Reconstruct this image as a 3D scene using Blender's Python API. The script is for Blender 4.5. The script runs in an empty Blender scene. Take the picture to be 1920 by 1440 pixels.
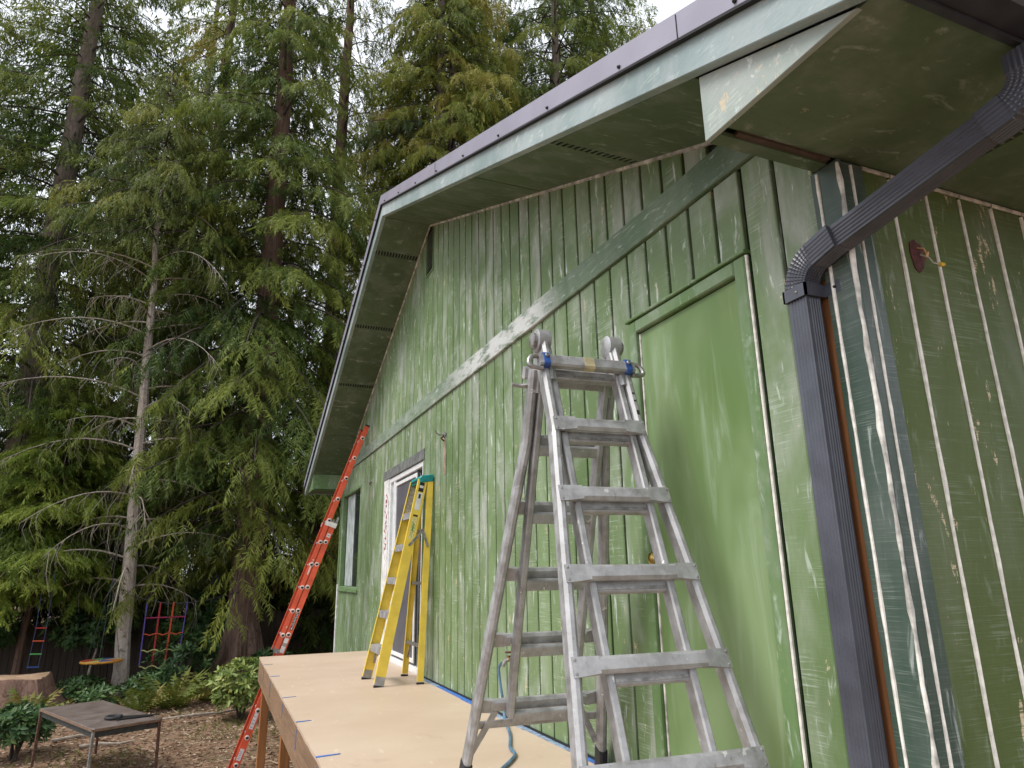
import bpy, bmesh, math, random
import numpy as np
from mathutils import Vector, Matrix

sc = bpy.context.scene
COL = sc.collection
R = math.radians
# ------------------------------------------------------------------ camera, sky, sun, exposure
F_PX, PITCH, ROLL, YAW, CAM = 1276.0, R(15.43), R(-0.95), R(23.11), Vector((0, 0, 0.95))
def make_camera():
    fw = Vector((math.sin(YAW)*math.cos(PITCH), math.cos(YAW)*math.cos(PITCH), math.sin(PITCH)))
    rt = Vector((math.cos(YAW), -math.sin(YAW), 0)); up = rt.cross(fw)
    r2 = rt*math.cos(ROLL) + up*math.sin(ROLL); u2 = -rt*math.sin(ROLL) + up*math.cos(ROLL)
    m = Matrix((r2, u2, -fw)).transposed().to_4x4(); m.translation = CAM
    cd = bpy.data.cameras.new('camera'); cd.sensor_fit = 'HORIZONTAL'; cd.sensor_width = 36
    cd.lens = 36*F_PX/1920; cd.clip_start = 0.05; cd.clip_end = 2000
    co = bpy.data.objects.new('camera', cd); COL.objects.link(co); co.matrix_world = m
    sc.camera = co
make_camera()
sc.render.resolution_x, sc.render.resolution_y = 1024, 768

SUN_DIR = Vector((-0.56, 0.02, 0.83)).normalized()      # towards the sun
w = bpy.data.worlds.new('World'); sc.world = w; w.use_nodes = True
nt = w.node_tree; nt.nodes.clear()
out = nt.nodes.new('ShaderNodeOutputWorld'); bg = nt.nodes.new('ShaderNodeBackground')
sky = nt.nodes.new('ShaderNodeTexSky'); sky.sky_type = 'NISHITA'; sky.sun_disc = False
sky.sun_elevation = math.asin(SUN_DIR.z); sky.sun_rotation = math.atan2(SUN_DIR.x, SUN_DIR.y)
sky.air_density = 1.0; sky.dust_density = 4.0; sky.ozone_density = 1.0
# a high overcast: the clear sky is mixed into an even pale cloud layer with soft mottling
tc = nt.nodes.new('ShaderNodeTexCoord'); nz = nt.nodes.new('ShaderNodeTexNoise')
nz.inputs['Scale'].default_value = 3.0; nz.inputs['Detail'].default_value = 5
nt.links.new(tc.outputs['Generated'], nz.inputs['Vector'])
cr = nt.nodes.new('ShaderNodeValToRGB')
cr.color_ramp.elements[0].position = 0.3; cr.color_ramp.elements[0].color = (9.3, 9.9, 10.7, 1)
cr.color_ramp.elements[1].position = 0.7; cr.color_ramp.elements[1].color = (11.8, 12.2, 12.8, 1)
nt.links.new(nz.outputs['Fac'], cr.inputs['Fac'])
mx = nt.nodes.new('ShaderNodeMix'); mx.data_type = 'RGBA'; mx.inputs[0].default_value = 0.86
nt.links.new(sky.outputs[0], mx.inputs[6]); nt.links.new(cr.outputs[0], mx.inputs[7])
nt.links.new(mx.outputs[2], bg.inputs['Color']); bg.inputs['Strength'].default_value = 0.069
nt.links.new(bg.outputs[0], out.inputs[0])

sl = bpy.data.lights.new('sun', 'SUN'); sl.energy = 1.5; sl.angle = R(24); sl.color = (1.0, 0.97, 0.92)
so = bpy.data.objects.new('sun', sl); COL.objects.link(so)
so.rotation_euler = (-SUN_DIR).to_track_quat('-Z', 'Y').to_euler()
so.location = (-20, 2, 30)

vs = sc.view_settings
vs.view_transform = 'Standard'; vs.look = 'None'; vs.gamma = 1; vs.use_curve_mapping = False
vs.exposure = 1.0
sc.render.engine = 'CYCLES'
try:
    sc.cycles.max_bounces = 6; sc.cycles.diffuse_bounces = 4; sc.cycles.transparent_max_bounces = 6
except Exception: pass

# ------------------------------------------------------------------ helpers
class MB:
    """collects polygons; build() links them as one mesh object"""
    def __init__(s): s.v = []; s.f = []
    def add(s, vs_, fs):
        n = len(s.v); s.v += [tuple(v) for v in vs_]; s.f += [tuple(i+n for i in f) for f in fs]; return s
    def box(s, a, b, M=None):
        x0, y0, z0 = a; x1, y1, z1 = b
        vs_ = [Vector(p) for p in ((x0,y0,z0),(x1,y0,z0),(x1,y1,z0),(x0,y1,z0),(x0,y0,z1),(x1,y0,z1),(x1,y1,z1),(x0,y1,z1))]
        if M: vs_ = [M @ v for v in vs_]
        return s.add(vs_, [(0,3,2,1),(4,5,6,7),(0,1,5,4),(1,2,6,5),(2,3,7,6),(3,0,4,7)])
    def bar(s, p0, p1, u, wu, wv, ch=0.0):
        """a beam from p0 to p1, wu wide along u, wv across; chamfered long edges"""
        p0, p1 = Vector(p0), Vector(p1); d = (p1-p0).normalized()
        u = Vector(u); u = (u - d*u.dot(d)).normalized(); v = d.cross(u)
        a, b = wu/2, wv/2
        if ch: pr = [(-a+ch,-b),(a-ch,-b),(a,-b+ch),(a,b-ch),(a-ch,b),(-a+ch,b),(-a,b-ch),(-a,-b+ch)]
        else: pr = [(-a,-b),(a,-b),(a,b),(-a,b)]
        n = len(pr)
        vs_ = [p0+u*x+v*y for x, y in pr] + [p1+u*x+v*y for x, y in pr]
        fs = [(i, (i+1) % n, n+(i+1) % n, n+i) for i in range(n)] + [tuple(range(n-1, -1, -1)), tuple(range(n, 2*n))]
        return s.add(vs_, fs)
    def tube(s, pts, rad, k=8, caps=True):
        pts = [Vector(p) for p in pts]; n = len(pts)
        if not hasattr(rad, '__len__'): rad = [rad]*n
        vs_ = []; ref = None
        for i, p in enumerate(pts):
            t = (pts[min(i+1, n-1)] - pts[max(i-1, 0)]).normalized()
            if ref is None: ref = Vector((0,0,1)) if abs(t.z) < .9 else Vector((1,0,0))
            u = (ref - t*ref.dot(t)).normalized(); v = t.cross(u); ref = u
            vs_ += [p + (u*math.cos(a)+v*math.sin(a))*rad[i] for a in (2*math.pi*j/k for j in range(k))]
        fs = [(i*k+j, i*k+(j+1) % k, (i+1)*k+(j+1) % k, (i+1)*k+j) for i in range(n-1) for j in range(k)]
        if caps: fs += [tuple(range(k-1, -1, -1)), tuple(range((n-1)*k, n*k))]
        return s.add(vs_, fs)
    def prism(s, poly, fmap, d0, d1, ch=0.0):
        """convex polygon (a,b) mapped by fmap(a,b,depth), from depth d0 (front) to d1; chamfer on the front"""
        n = len(poly); ar = sum(poly[i][0]*poly[(i+1) % n][1]-poly[(i+1) % n][0]*poly[i][1] for i in range(n))
        if ar < 0: poly = poly[::-1]
        rings = []
        if ch:
            rings.append(([q for q in inset(poly, ch)], d0)); sg = 1 if d1 > d0 else -1
            rings.append((poly, d0 + sg*ch))
        else: rings.append((poly, d0))
        rings.append((poly, d1)); vs_ = []
        for pl, d in rings: vs_ += [fmap(a, b, d) for a, b in pl]
        fs = [tuple(range(n-1, -1, -1)), tuple(range((len(rings)-1)*n, len(rings)*n))]
        for k in range(len(rings)-1):
            fs += [(k*n+i, k*n+(i+1) % n, (k+1)*n+(i+1) % n, (k+1)*n+i) for i in range(n)]
        return s.add(vs_, fs)
    def lathe(s, prof, origin, axis, k=16):
        """profile [(r, t)] turned round axis through origin"""
        o = Vector(origin); ax = Vector(axis).normalized()
        u = ax.orthogonal().normalized(); v = ax.cross(u); vs_ = []
        for r, t in prof: vs_ += [o+ax*t+(u*math.cos(2*math.pi*j/k)+v*math.sin(2*math.pi*j/k))*r for j in range(k)]
        n = len(prof)
        fs = [(i*k+j, i*k+(j+1) % k, (i+1)*k+(j+1) % k, (i+1)*k+j) for i in range(n-1) for j in range(k)]
        fs += [tuple(range(k-1, -1, -1)), tuple(range((n-1)*k, n*k))]
        return s.add(vs_, fs)
    def build(s, name, mat, parent=None, smooth=False, fix=True):
        me = bpy.data.meshes.new(name); me.from_pydata([tuple(v) for v in s.v], [], s.f)
        if fix:
            bm = bmesh.new(); bm.from_mesh(me); bmesh.ops.recalc_face_normals(bm, faces=bm.faces); bm.to_mesh(me); bm.free()
        me.materials.append(mat)
        if smooth:
            me.polygons.foreach_set('use_smooth', [True]*len(me.polygons))
            try: me.set_sharp_from_angle(angle=R(40))
            except Exception: pass
        return link(bpy.data.objects.new(name, me), parent)
def inset(poly, c):
    n = len(poly); L = []
    for i in range(n):
        ax, ay = poly[i]; bx, by = poly[(i+1) % n]; dx, dy = bx-ax, by-ay; l = math.hypot(dx, dy)
        nx, ny = -dy/l, dx/l; L.append((ax+nx*c, ay+ny*c, dx, dy))
    o = []
    for i in range(n):
        ax, ay, dx, dy = L[i-1]; bx, by, ex, ey = L[i]; det = dx*ey-dy*ex
        if abs(det) < 1e-9: o.append((bx, by)); continue
        t = ((bx-ax)*ey-(by-ay)*ex)/det; o.append((ax+dx*t, ay+dy*t))
    return o
def link(o, parent=None):
    COL.objects.link(o)
    if parent is not None:
        o.parent = parent
        if parent.type == 'EMPTY': o.matrix_parent_inverse = parent_inv(parent)
    return o
def parent_inv(e):
    return (Matrix.Translation(e.location) @ e.rotation_euler.to_matrix().to_4x4()).inverted() if e.get('_world', 1) else Matrix()
def tag(o, label, cat, group=None, kind=None):
    if label: o['label'] = label
    if cat: o['category'] = cat
    if group: o['group'] = group
    if kind: o['kind'] = kind
    return o
def thing(name, loc, label, cat, group=None):
    e = bpy.data.objects.new(name, None); e.empty_display_size = .2; e.location = loc; COL.objects.link(e)
    return tag(e, label, cat, group)
def text_mesh(name, s, size, mat, parent, M, depth=0.001):
    cu = bpy.data.curves.new(name, 'FONT'); cu.body = s; cu.size = size; cu.extrude = depth; cu.align_x = 'CENTER'; cu.align_y = 'CENTER'
    to = bpy.data.objects.new(name, cu); COL.objects.link(to)
    dg = bpy.context.evaluated_depsgraph_get(); me = bpy.data.meshes.new_from_object(to.evaluated_get(dg))
    bpy.data.objects.remove(to); me.transform(M); me.materials.clear(); me.materials.append(mat)
    return link(bpy.data.objects.new(name, me), parent)

# ------------------------------------------------------------------ materials
class Mat:
    def __init__(s, name):
        s.m = bpy.data.materials.new(name); s.m.use_nodes = True; s.t = s.m.node_tree
        s.b = s.t.nodes['Principled BSDF']; s._pos = None
    def n(s, typ, **kw):
        nd = s.t.nodes.new(typ)
        for k, v in kw.items(): setattr(nd, k, v)
        return nd
    def lk(s, a, b): s.t.links.new(a, b)
    def pos(s):
        if s._pos is None: s._pos = s.n('ShaderNodeNewGeometry').outputs['Position']
        return s._pos
    def noise(s, scale, detail=3, rough=.55, off=0.0, dist=0.0):
        mp = s.n('ShaderNodeMapping'); mp.inputs['Scale'].default_value = scale if hasattr(scale, '__len__') else (scale,)*3
        mp.inputs['Location'].default_value = (off, off*1.7, off*.6)
        s.lk(s.pos(), mp.inputs[0]); nz_ = s.n('ShaderNodeTexNoise'); nz_.inputs['Scale'].default_value = 1
        nz_.inputs['Detail'].default_value = detail; nz_.inputs['Roughness'].default_value = rough; nz_.inputs['Distortion'].default_value = dist
        s.lk(mp.outputs[0], nz_.inputs['Vector']); return nz_.outputs['Fac']
    def step(s, fac, lo, hi, a=0.0, b=1.0):
        mr = s.n('ShaderNodeMapRange'); mr.interpolation_type = 'SMOOTHSTEP'
        for i, v in ((1, lo), (2, hi), (3, a), (4, b)): mr.inputs[i].default_value = v
        s.lk(fac, mr.inputs[0]); return mr.outputs[0]
    def math(s, op, a, b=None):
        m_ = s.n('ShaderNodeMath', operation=op)
        for i, x in enumerate((a, b)):
            if x is None: continue
            if isinstance(x, (int, float)): m_.inputs[i].default_value = x
            else: s.lk(x, m_.inputs[i])
        return m_.outputs[0]
    def mix(s, fac, a, b):
        m_ = s.n('ShaderNodeMix', data_type='RGBA')
        for i, x in ((0, fac), (6, a), (7, b)):
            if isinstance(x, (int, float)): m_.inputs[i].default_value = x
            elif isinstance(x, tuple): m_.inputs[i].default_value = (*x, 1) if len(x) == 3 else x
            else: s.lk(x, m_.inputs[i])
        return m_.outputs[2]
    def rnd(s): return s.n('ShaderNodeObjectInfo').outputs['Random']
    def xyz(s):
        sp = s.n('ShaderNodeSeparateXYZ'); s.lk(s.pos(), sp.inputs[0]); return sp.outputs
    def col(s, c):
        if isinstance(c, tuple): s.b.inputs['Base Color'].default_value = (*c, 1)
        else: s.lk(c, s.b.inputs['Base Color'])
        return s
    def set(s, rough=.6, metal=0.0, spec=.5):
        s.b.inputs['Metallic'].default_value = metal; s.b.inputs['Specular IOR Level'].default_value = spec
        if isinstance(rough, (int, float)): s.b.inputs['Roughness'].default_value = rough
        else: s.lk(rough, s.b.inputs['Roughness'])
        return s
    def bump(s, h, strength=.3, dist=.004):
        b = s.n('ShaderNodeBump'); b.inputs['Strength'].default_value = strength; b.inputs['Distance'].default_value = dist
        s.lk(h, b.inputs['Height']); s.lk(b.outputs[0], s.b.inputs['Normal']); return s
def plain(name, c, rough=.6, metal=0.0, var=.12, scale=20.0, spec=.5, bump=0.0):
    m = Mat(name); n1 = m.noise(scale, 4)
    d = tuple(x*(1-var*2) for x in c); l = tuple(min(1, x*(1+var)) for x in c)
    m.col(m.mix(m.step(n1, .3, .7), d, l)).set(rough, metal, spec)
    if bump: m.bump(n1, bump)
    return m.m

def paint_wood(name, base, light, kv, worn=.5, bare=.5, kerf=.4, cloud=.35, off=0.0, rough=.45, sanded=None, bs=(15, 15, 5.5), bt=.635, ds=(24, 24, 5.0), spec=.4):
    """worn painted sawn boards; every board gets its own stretch of the pattern.
    kv: scale of the saw-kerf lines, ds: of the rubbed dashes, bs: of the bare patches (world axes)"""
    m = Mat(name); r = m.rnd()
    cb = m.n('ShaderNodeCombineXYZ')
    for q, v in enumerate((17.0, 41.0, 29.0)): m.lk(m.math('MULTIPLY', r, v), cb.inputs[q])
    ad = m.n('ShaderNodeVectorMath', operation='ADD'); true_pos = m.pos(); m.lk(true_pos, ad.inputs[0]); m.lk(cb.outputs[0], ad.inputs[1])
    big = m.noise((1.2, 1.2, .8), 3, .6, off)                     # runs on across the boards
    c = m.mix(m.step(big, .3, .7), base, light)
    wear = m.noise((.75, .75, .75), 3, .6, off+17)               # where the wall has been rubbed hardest
    m._pos = ad.outputs[0]
    c = m.mix(m.math('MULTIPLY', r, .40), c, tuple(x*.74 for x in base))
    chalk = tuple(.35*x+.30 for x in light)
    cl = m.noise((3.6, 3.6, 1.7), 4, .6, off+5, .5)                   # milky clouds of primer
    c = m.mix(m.math('MULTIPLY', m.step(cl, .42, .74), m.step(wear, .30, .62, .25, cloud)), c, chalk)
    if sanded:
        sp = m.n('ShaderNodeSeparateXYZ'); m.lk(true_pos, sp.inputs[0]); yy = sp.outputs[1]
        sd0 = m.math('MULTIPLY', m.step(yy, sanded[0], sanded[1]), m.step(yy, sanded[2], sanded[3], 1, .22))
        c = m.mix(m.math('MULTIPLY', sd0, m.step(m.noise((6, 4, 14), 5, .7, off+40), .36, .54, .1, .95)), c, (.60, .61, .61))
    k1 = m.noise(kv, 2, .6, off+3)
    kf = m.math('MULTIPLY', m.step(k1, .52, .66), m.step(m.noise((6, 6, 3.5), 3, .6, off+8), .46, .68, .03, kerf))
    c = m.mix(kf, c, (.52, .59, .52))
    st = m.noise(ds, 5, .62, off+7, .6)                           # rubbed dashes
    c = m.mix(m.math('MULTIPLY', m.step(st, .575, .72), m.step(wear, .30, .55, .3, worn)), c, (.62, .68, .64))
    br = m.noise(bs, 5, .72, off+23, .2)
    bf = m.math('MULTIPLY', m.step(br, bt, bt+.04), m.step(k1, .38, .50))
    c = m.mix(m.math('MULTIPLY', bf, bare), c, (.60, .49, .33))
    fine = m.noise(tuple(x*3.2 for x in ds), 3, .6, off+31)
    c = m.mix(m.step(fine, .40, .75, 0, .14), c, tuple(x*.6 for x in base))
    m.col(c).set(m.step(big, .3, .7, rough-.06, rough+.12), 0, spec)
    m.bump(m.math('ADD', m.math('MULTIPLY', k1, .8), m.math('MULTIPLY', fine, .5)), .30, .003)
    return m.m
G1, G2 = (.116, .184, .070), (.192, .276, .130)
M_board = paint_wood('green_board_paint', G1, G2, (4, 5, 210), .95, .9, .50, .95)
M_rboard = paint_wood('green_board_paint_shaded', (.078, .114, .028), (.106, .144, .044), (5, 5, 210), .16, 1.0, .16, .12, 4, .55, bs=(13, 13, 4.5), bt=.62, spec=.25)  # same green paint, with eave shade and warm bounce put into the colour
M_belt = paint_wood('belt_paint', (.068, .118, .066), (.130, .200, .112), (60, 5, 140), .6, .25, .4, .22, 2, sanded=(3.5, 4.1, 5.0, 6.4), ds=(20, 7, 40))
M_fascia = paint_wood('fascia_paint', (.20, .275, .272), (.40, .475, .485), (60, 14, 90), .7, .35, .35, .7, 6, ds=(20, 9, 24))
M_pork = paint_wood('return_paint', (.27, .33, .30), (.46, .50, .47), (20, 12, 170), .9, .9, 1.0, .6, 11, ds=(20, 16, 20), bt=.59)
M_corner = paint_wood('corner_board_paint', (.031, .058, .042), (.050, .082, .062), (5, 5, 190), .60, .1, .16, .12, 15, .36, ds=(20, 20, 3))
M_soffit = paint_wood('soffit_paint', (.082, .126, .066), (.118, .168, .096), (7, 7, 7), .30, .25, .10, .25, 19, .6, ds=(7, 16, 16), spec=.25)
M_trim = paint_wood('door_trim_paint', (.115, .205, .072), (.180, .285, .122), (20, 20, 20), .5, .2, .2, .4, 21, ds=(24, 24, 7))

def door_paint():
    m = Mat('door_slab_paint'); a = m.noise((1.6, 2.2, .9), 3, .6, 3, .6)
    c = m.mix(m.step(a, .32, .7), (.125, .205, .068), (.205, .292, .138))
    s1 = m.noise((9, 11, 1.5), 4, .65, 5, .9); pm = m.noise((1.8, 2.1, 1.3), 2, .5, 8)
    c = m.mix(m.math('MULTIPLY', m.step(s1, .5, .75), m.step(pm, .4, .68, 0, .55)), c, (.36, .45, .34))
    yl = m.noise((1.2, 1.2, .7), 2, .5, 31)
    c = m.mix(m.step(yl, .6, .8, 0, .6), c, (.23, .29, .075))
    m.col(c).set(m.step(a, .3, .7, .42, .58), 0, .35); m.bump(m.noise((60, 70, 5), 3, .6, 2), .12, .002); return m.m
M_door = door_paint()
M_caulk = plain('white_caulk', (.78, .75, .69), .55, var=.12, scale=30)
M_caulk_rag = plain('smeared_caulk', (.62, .60, .55), .6, var=.3, scale=14)
M_backing = plain('groove_shade_backing', (.014, .022, .013), .8)  # near-black wall backing; the shade inside the board grooves is in this colour
M_dark = plain('dark_recess', (.012, .013, .013), .8)
M_purple = plain('rake_metal', (.29, .275, .345), .38, .0, var=.05, scale=3)  # pale lavender base holds the sky reflection on the metal
M_gutter = plain('gutter_metal', (.045, .047, .058), .36, .0, var=.15, scale=9)
M_spout = plain('downspout_metal', (.062, .067, .088), .28, .0, var=.10, scale=11, spec=.6)
M_roof = plain('roof_shingle', (.06, .06, .065), .9, var=.3, scale=40)
M_bare = None
def wood(name, a, b, sv, rough=.65, bump=.25, dark=None):
    m = Mat(name); g = m.noise(sv, 5, .65, 0, .7); g2 = m.noise(tuple(x*.25 for x in sv), 3, .6, 7)
    c = m.mix(m.step(g, .3, .7), a, b); c = m.mix(m.step(g2, .45, .75, 0, .5), c, dark or tuple(x*.5 for x in a))
    m.col(c).set(rough, 0, .35); m.bump(g, bump, .003); return m.m
M_barewood = wood('bare_brown_wood', (.17, .065, .022), (.25, .105, .04), (30, 30, 2))
M_deckpost = wood('stained_post', (.24, .095, .03), (.36, .16, .055), (40, 40, 3))
M_rim = wood('rim_board_wood', (.19, .115, .065), (.30, .19, .115), (22, 4, 50), dark=(.13, .08, .05))
def deck_mat():
    m = Mat('tan_deck_coating'); a = m.noise((1.1, 1.3, 1), 4, .6); b = m.noise((16, 5, 5), 4, .7, 4)
    c = m.mix(m.step(a, .3, .7), (.51, .385, .285), (.57, .445, .34))
    c = m.mix(m.step(b, .62, .72, 0, .45), c, (.72, .62, .50)); c = m.mix(m.step(m.noise((5, 2.5, 5), 5, .7, 9), .60, .74, 0, .38), c, (.40, .29, .20))
    m.col(c).set(.5, 0, .4); m.bump(b, .06, .003); return m.m
M_deck = deck_mat()
M_tape = plain('blue_masking_tape', (.055, .17, .52), .6, var=.15, scale=30)
M_film = plain('clear_blue_film', (.30, .40, .55), .3, var=.25, scale=25)
M_white = plain('white_vinyl', (.76, .77, .78), .35, var=.05)
M_primer = plain('white_primed_trim', (.72, .71, .70), .6, var=.14, scale=14)
M_red_ink = plain('red_marker', (.42, .12, .10), .7)
M_screen = plain('insect_screen', (.085, .085, .10), .55, var=.08, scale=5)
M_curtain = plain('pale_curtain', (.42, .47, .46), .8, var=.15, scale=6)
def glass():
    m = Mat('window_glass'); m.col((.02, .03, .03)).set(.04, 0, .9); return m.m
M_glass = glass()
M_brass = plain('brass', (.72, .50, .16), .2, 1.0, var=.1)
M_alum = None
def alum():
    m = Mat('weathered_aluminium'); a = m.noise((14, 14, 14), 5, .65); b = m.noise((60, 60, 9), 4, .7, 3)
    c = m.mix(m.step(a, .3, .72), (.30, .295, .29), (.48, .48, .49)); c = m.mix(m.step(b, .60, .72, 0, .6), c, (.20, .185, .17))
    dr = m.noise((22, 22, 22), 3, .6, 12); c = m.mix(m.step(dr, .68, .71, 0, .7), c, (.75, .74, .70))
    m.col(c).set(m.step(a, .3, .7, .48, .68), .62, .4); m.bump(b, .1, .002); return m.m
M_alum = alum()
M_alum2 = plain('dull_grey_metal', (.34, .33, .32), .5, .7, var=.2, scale=30)
M_rubber = plain('black_rubber', (.018, .018, .02), .65)
M_bluelock = plain('blue_lock_plastic', (.03, .085, .30), .4, var=.2)
M_sticker = plain('white_sticker', (.74, .73, .72), .5, var=.08)
M_ink = plain('black_ink', (.02, .02, .02), .5)
M_yellow = plain('yellow_fibreglass', (.84, .61, .085), .4, var=.06, scale=8)
M_yellow_in = plain('yellow_fibreglass_inner', (.66, .38, .015), .42, var=.1, scale=8)
M_teal = plain('teal_plastic', (.010, .27, .27), .4, var=.12)
M_orange = plain('orange_fibreglass', (.72, .105, .045), .42, var=.1, scale=6)
M_hole = plain('pale_rung_end', (.78, .66, .60), .5)
M_hose = plain('blue_grey_hose', (.105, .20, .30), .45, var=.2, scale=12)
M_maroon = plain('maroon_patch', (.095, .022, .022), .7, var=.25, scale=60)
M_copper = plain('copper_wire', (.55, .30, .14), .4, .6)
M_wire = plain('pale_wire', (.55, .53, .45), .5)
M_connector = plain('yellow_wire_connector', (.72, .46, .02), .4)
M_concrete = plain('foundation_concrete', (.28, .27, .25), .9, scale=8)

# ------------------------------------------------------------------ ground
GZ = -1.38
def ground():
    xs = np.concatenate([np.linspace(-160, -14, 14), np.linspace(-13, 13, 66), np.linspace(14, 160, 14)])
    ys = np.concatenate([np.linspace(-60, -2, 8), np.linspace(0, 26, 66), np.linspace(28, 260, 16)])
    X, Y = np.meshgrid(xs, ys); Z = GZ + .03*np.sin(X*1.3+Y*.7)+.025*np.sin(Y*1.9-X*.6)+.02*np.sin(X*3.1)*np.sin(Y*2.7)
    Z += np.clip((Y-24)*.02, 0, 1.5)
    n, m_ = X.shape; V = np.stack([X.ravel(), Y.ravel(), Z.ravel()], 1)
    idx = np.arange(n*m_).reshape(n, m_)
    Fc = np.stack([idx[:-1, :-1].ravel(), idx[:-1, 1:].ravel(), idx[1:, 1:].ravel(), idx[1:, :-1].ravel()], 1)
    me = bpy.data.meshes.new('ground'); me.from_pydata(V.tolist(), [], Fc.tolist())
    m = Mat('leaf_litter_soil'); a = m.noise((.7, .7, .7), 4, .6); b = m.noise((28, 28, 28), 5, .75, 2); g = m.noise((1.6, 1.6, 1), 4, .65, 9)
    c = m.mix(m.step(b, .35, .68), (.14, .085, .055), (.36, .235, .155)); c = m.mix(m.step(a, .4, .7, 0, .6), c, (.20, .12, .075))
    c = m.mix(m.math('MULTIPLY', m.step(g, .52, .66), m.step(b, .4, .6, 0, .7)), c, (.10, .115, .045))
    m.col(c).set(.95, 0, .2); m.bump(b, .8, .03); me.materials.append(m.m)
    me.polygons.foreach_set('use_smooth', [True]*len(me.polygons))
    o = bpy.data.objects.new('ground', me); COL.objects.link(o); o['kind'] = 'structure'
ground()
def gz(x, y): return GZ + .03*math.sin(x*1.3+y*.7)+.025*math.sin(y*1.9-x*.6)+.02*math.sin(x*3.1)*math.sin(y*2.7)+max(0, min(1.5, (y-24)*.02))

# ------------------------------------------------------------------ house
W = 1.905                      # front of the gable boards
YN, YF = 1.5, 11.97            # near and far corners
RY, RZ, SL = 6.735, 4.744, .4165
def s_(y): return RZ - SL*abs(y-RY)
house = thing('house', (W+3, RY, GZ), 'green painted timber house with gable, boxed eaves and worn board siding', 'house')
def fx(a, b, d): return (d, a, b)               # polygon in (Y,Z), depth along X
def fy(a, b, d): return (a, d, b)               # polygon in (X,Z), depth along Y

# --- gable wall
OPEN = [(1.985, 2.868, -.30, 2.195), (6.80, 8.665, -.12, 2.205), (10.22, 11.80, .73, 2.24), (6.585, 6.885, 4.145, 4.80)]
PIT = .178; G0 = 1.79
gmb = MB(); ycut = sorted({YN+.02, RY, YF} | {y for o in OPEN[:3] for y in o[:2]})
for c0, c1 in zip(ycut[:-1], ycut[1:]):
    zc = GZ-.3
    for o in OPEN[:3]:
        if o[0] <= (c0+c1)/2 <= o[1]:
            gmb.prism([(c0, zc), (c1, zc), (c1, o[2]), (c0, o[2])], fx, W+.024, W+.16); zc = o[3]
    gmb.prism([(c0, zc), (c1, zc), (c1, s_(c1)+.02), (c0, s_(c0)+.02)], fx, W+.024, W+.16)
gw = gmb.build('gable_wall', M_backing, house)
def board_piece(y0, y1, z0, zt):
    """zt: function or value for top"""
    if y1-y0 < .012: return
    if callable(zt):
        if y0 < RY < y1: poly = [(y0, z0), (y1, z0), (y1, zt(y1)), (RY, zt(RY)), (y0, zt(y0))]
        else: poly = [(y0, z0), (y1, z0), (y1, zt(y1)), (y0, zt(y0))]
        if min(zt(y0), zt(y1))-z0 < .02: return
    else:
        if zt-z0 < .02: return
        poly = [(y0, z0), (y1, z0), (y1, zt), (y0, zt)]
    MB().prism(poly, fx, W, W+.021, .004).build('board', M_board, gw)
def top_(y): return s_(y)-.004
edges = [YN+.105] + [G0+PIT*k for k in range(0, 58)]
edges = [e for e in edges if e < YF-.03] + [YF]
for k in range(len(edges)-1):
    a, b = edges[k]+(.0 if k == 0 else .0105), edges[k+1]-.0105
    for (z0, zt) in ((-.42, 2.593), (2.759, top_)):
        cuts = sorted({a, b} | {y for o in OPEN for y in o[:2] if a < y < b})
        for c0, c1 in zip(cuts[:-1], cuts[1:]):
            mid = (c0+c1)/2; ops = sorted([o for o in OPEN if o[0] <= mid <= o[1]], key=lambda o: o[2]); zc = z0
            zmax = zt if not callable(zt) else max(zt(c0), zt(c1))
            for o in ops:
                if o[3] <= zc or o[2] >= zmax: continue
                if o[2]-zc > .02: board_piece(c0, c1, zc, o[2])
                zc = o[3]
            if callable(zt):
                if zc < min(zt(c0), zt(c1)): board_piece(c0, c1, zc, zt)
            elif zc < zt: board_piece(c0, c1, zc, zt)
MB().prism([(YN+.03, 2.595), (YF-.005, 2.595), (YF-.005, 2.757), (YN+.03, 2.757)], fx, W-.020, W+.012, .004).build('belt_board', M_belt, house)
# thin bead where soffit meets wall
for sgn, ya, yb in ((1, YN+.1, RY), (-1, RY, YF-.1)):
    MB().bar((W-.006, ya, s_(ya)-.008), (W-.006, yb, s_(yb)-.008), (1, 0, 0), .014, .016).build('caulk_bead', M_caulk_rag, house)
# --- door
yd0, yd1, zd = 1.985, 2.866, 2.195
door = MB().prism([(2.055, -.02), (2.798, -.02), (2.798, 2.125), (2.055, 2.125)], fx, W+.012, W+.05, .003).build('door', M_door, house)
for nm, pl in (('door_trim', [(yd0, -.28), (2.05, -.28), (2.05, zd), (yd0, zd)]), ('door_trim', [(2.803, -.28), (yd1, -.28), (yd1, zd), (2.803, zd)]), ('door_trim', [(2.052, 2.13), (2.801, 2.13), (2.801, zd), (2.052, zd)])):
    MB().prism(pl, fx, W-.014, W+.05, .006).build(nm, M_trim, door)
MB().prism([(1.97, 2.2), (2.88, 2.2), (2.88, 2.215), (1.97, 2.215)], fx, W-.024, W+.05, .003).build('drip_cap', M_trim, door)
MB().bar((W-.004, 1.976, -.2), (W-.004, 1.976, 2.19), (1, 0, 0), .014, .012, .003).build('caulk_bead', M_caulk, door)
MB().bar((W+.010, 2.792, 0), (W+.010, 2.792, 2.12), (1, 0, 0), .010, .010, .002).build('caulk_bead', M_caulk_rag, door)
MB().lathe([(.030, 0), (.030, .006), (.014, .010), (.012, .028), (.024, .036), (.029, .048), (.026, .060), (.012, .066)], (W+.012, 2.748, 1.0), (-1, 0, 0)).build('knob', M_brass, door, True)
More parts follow.
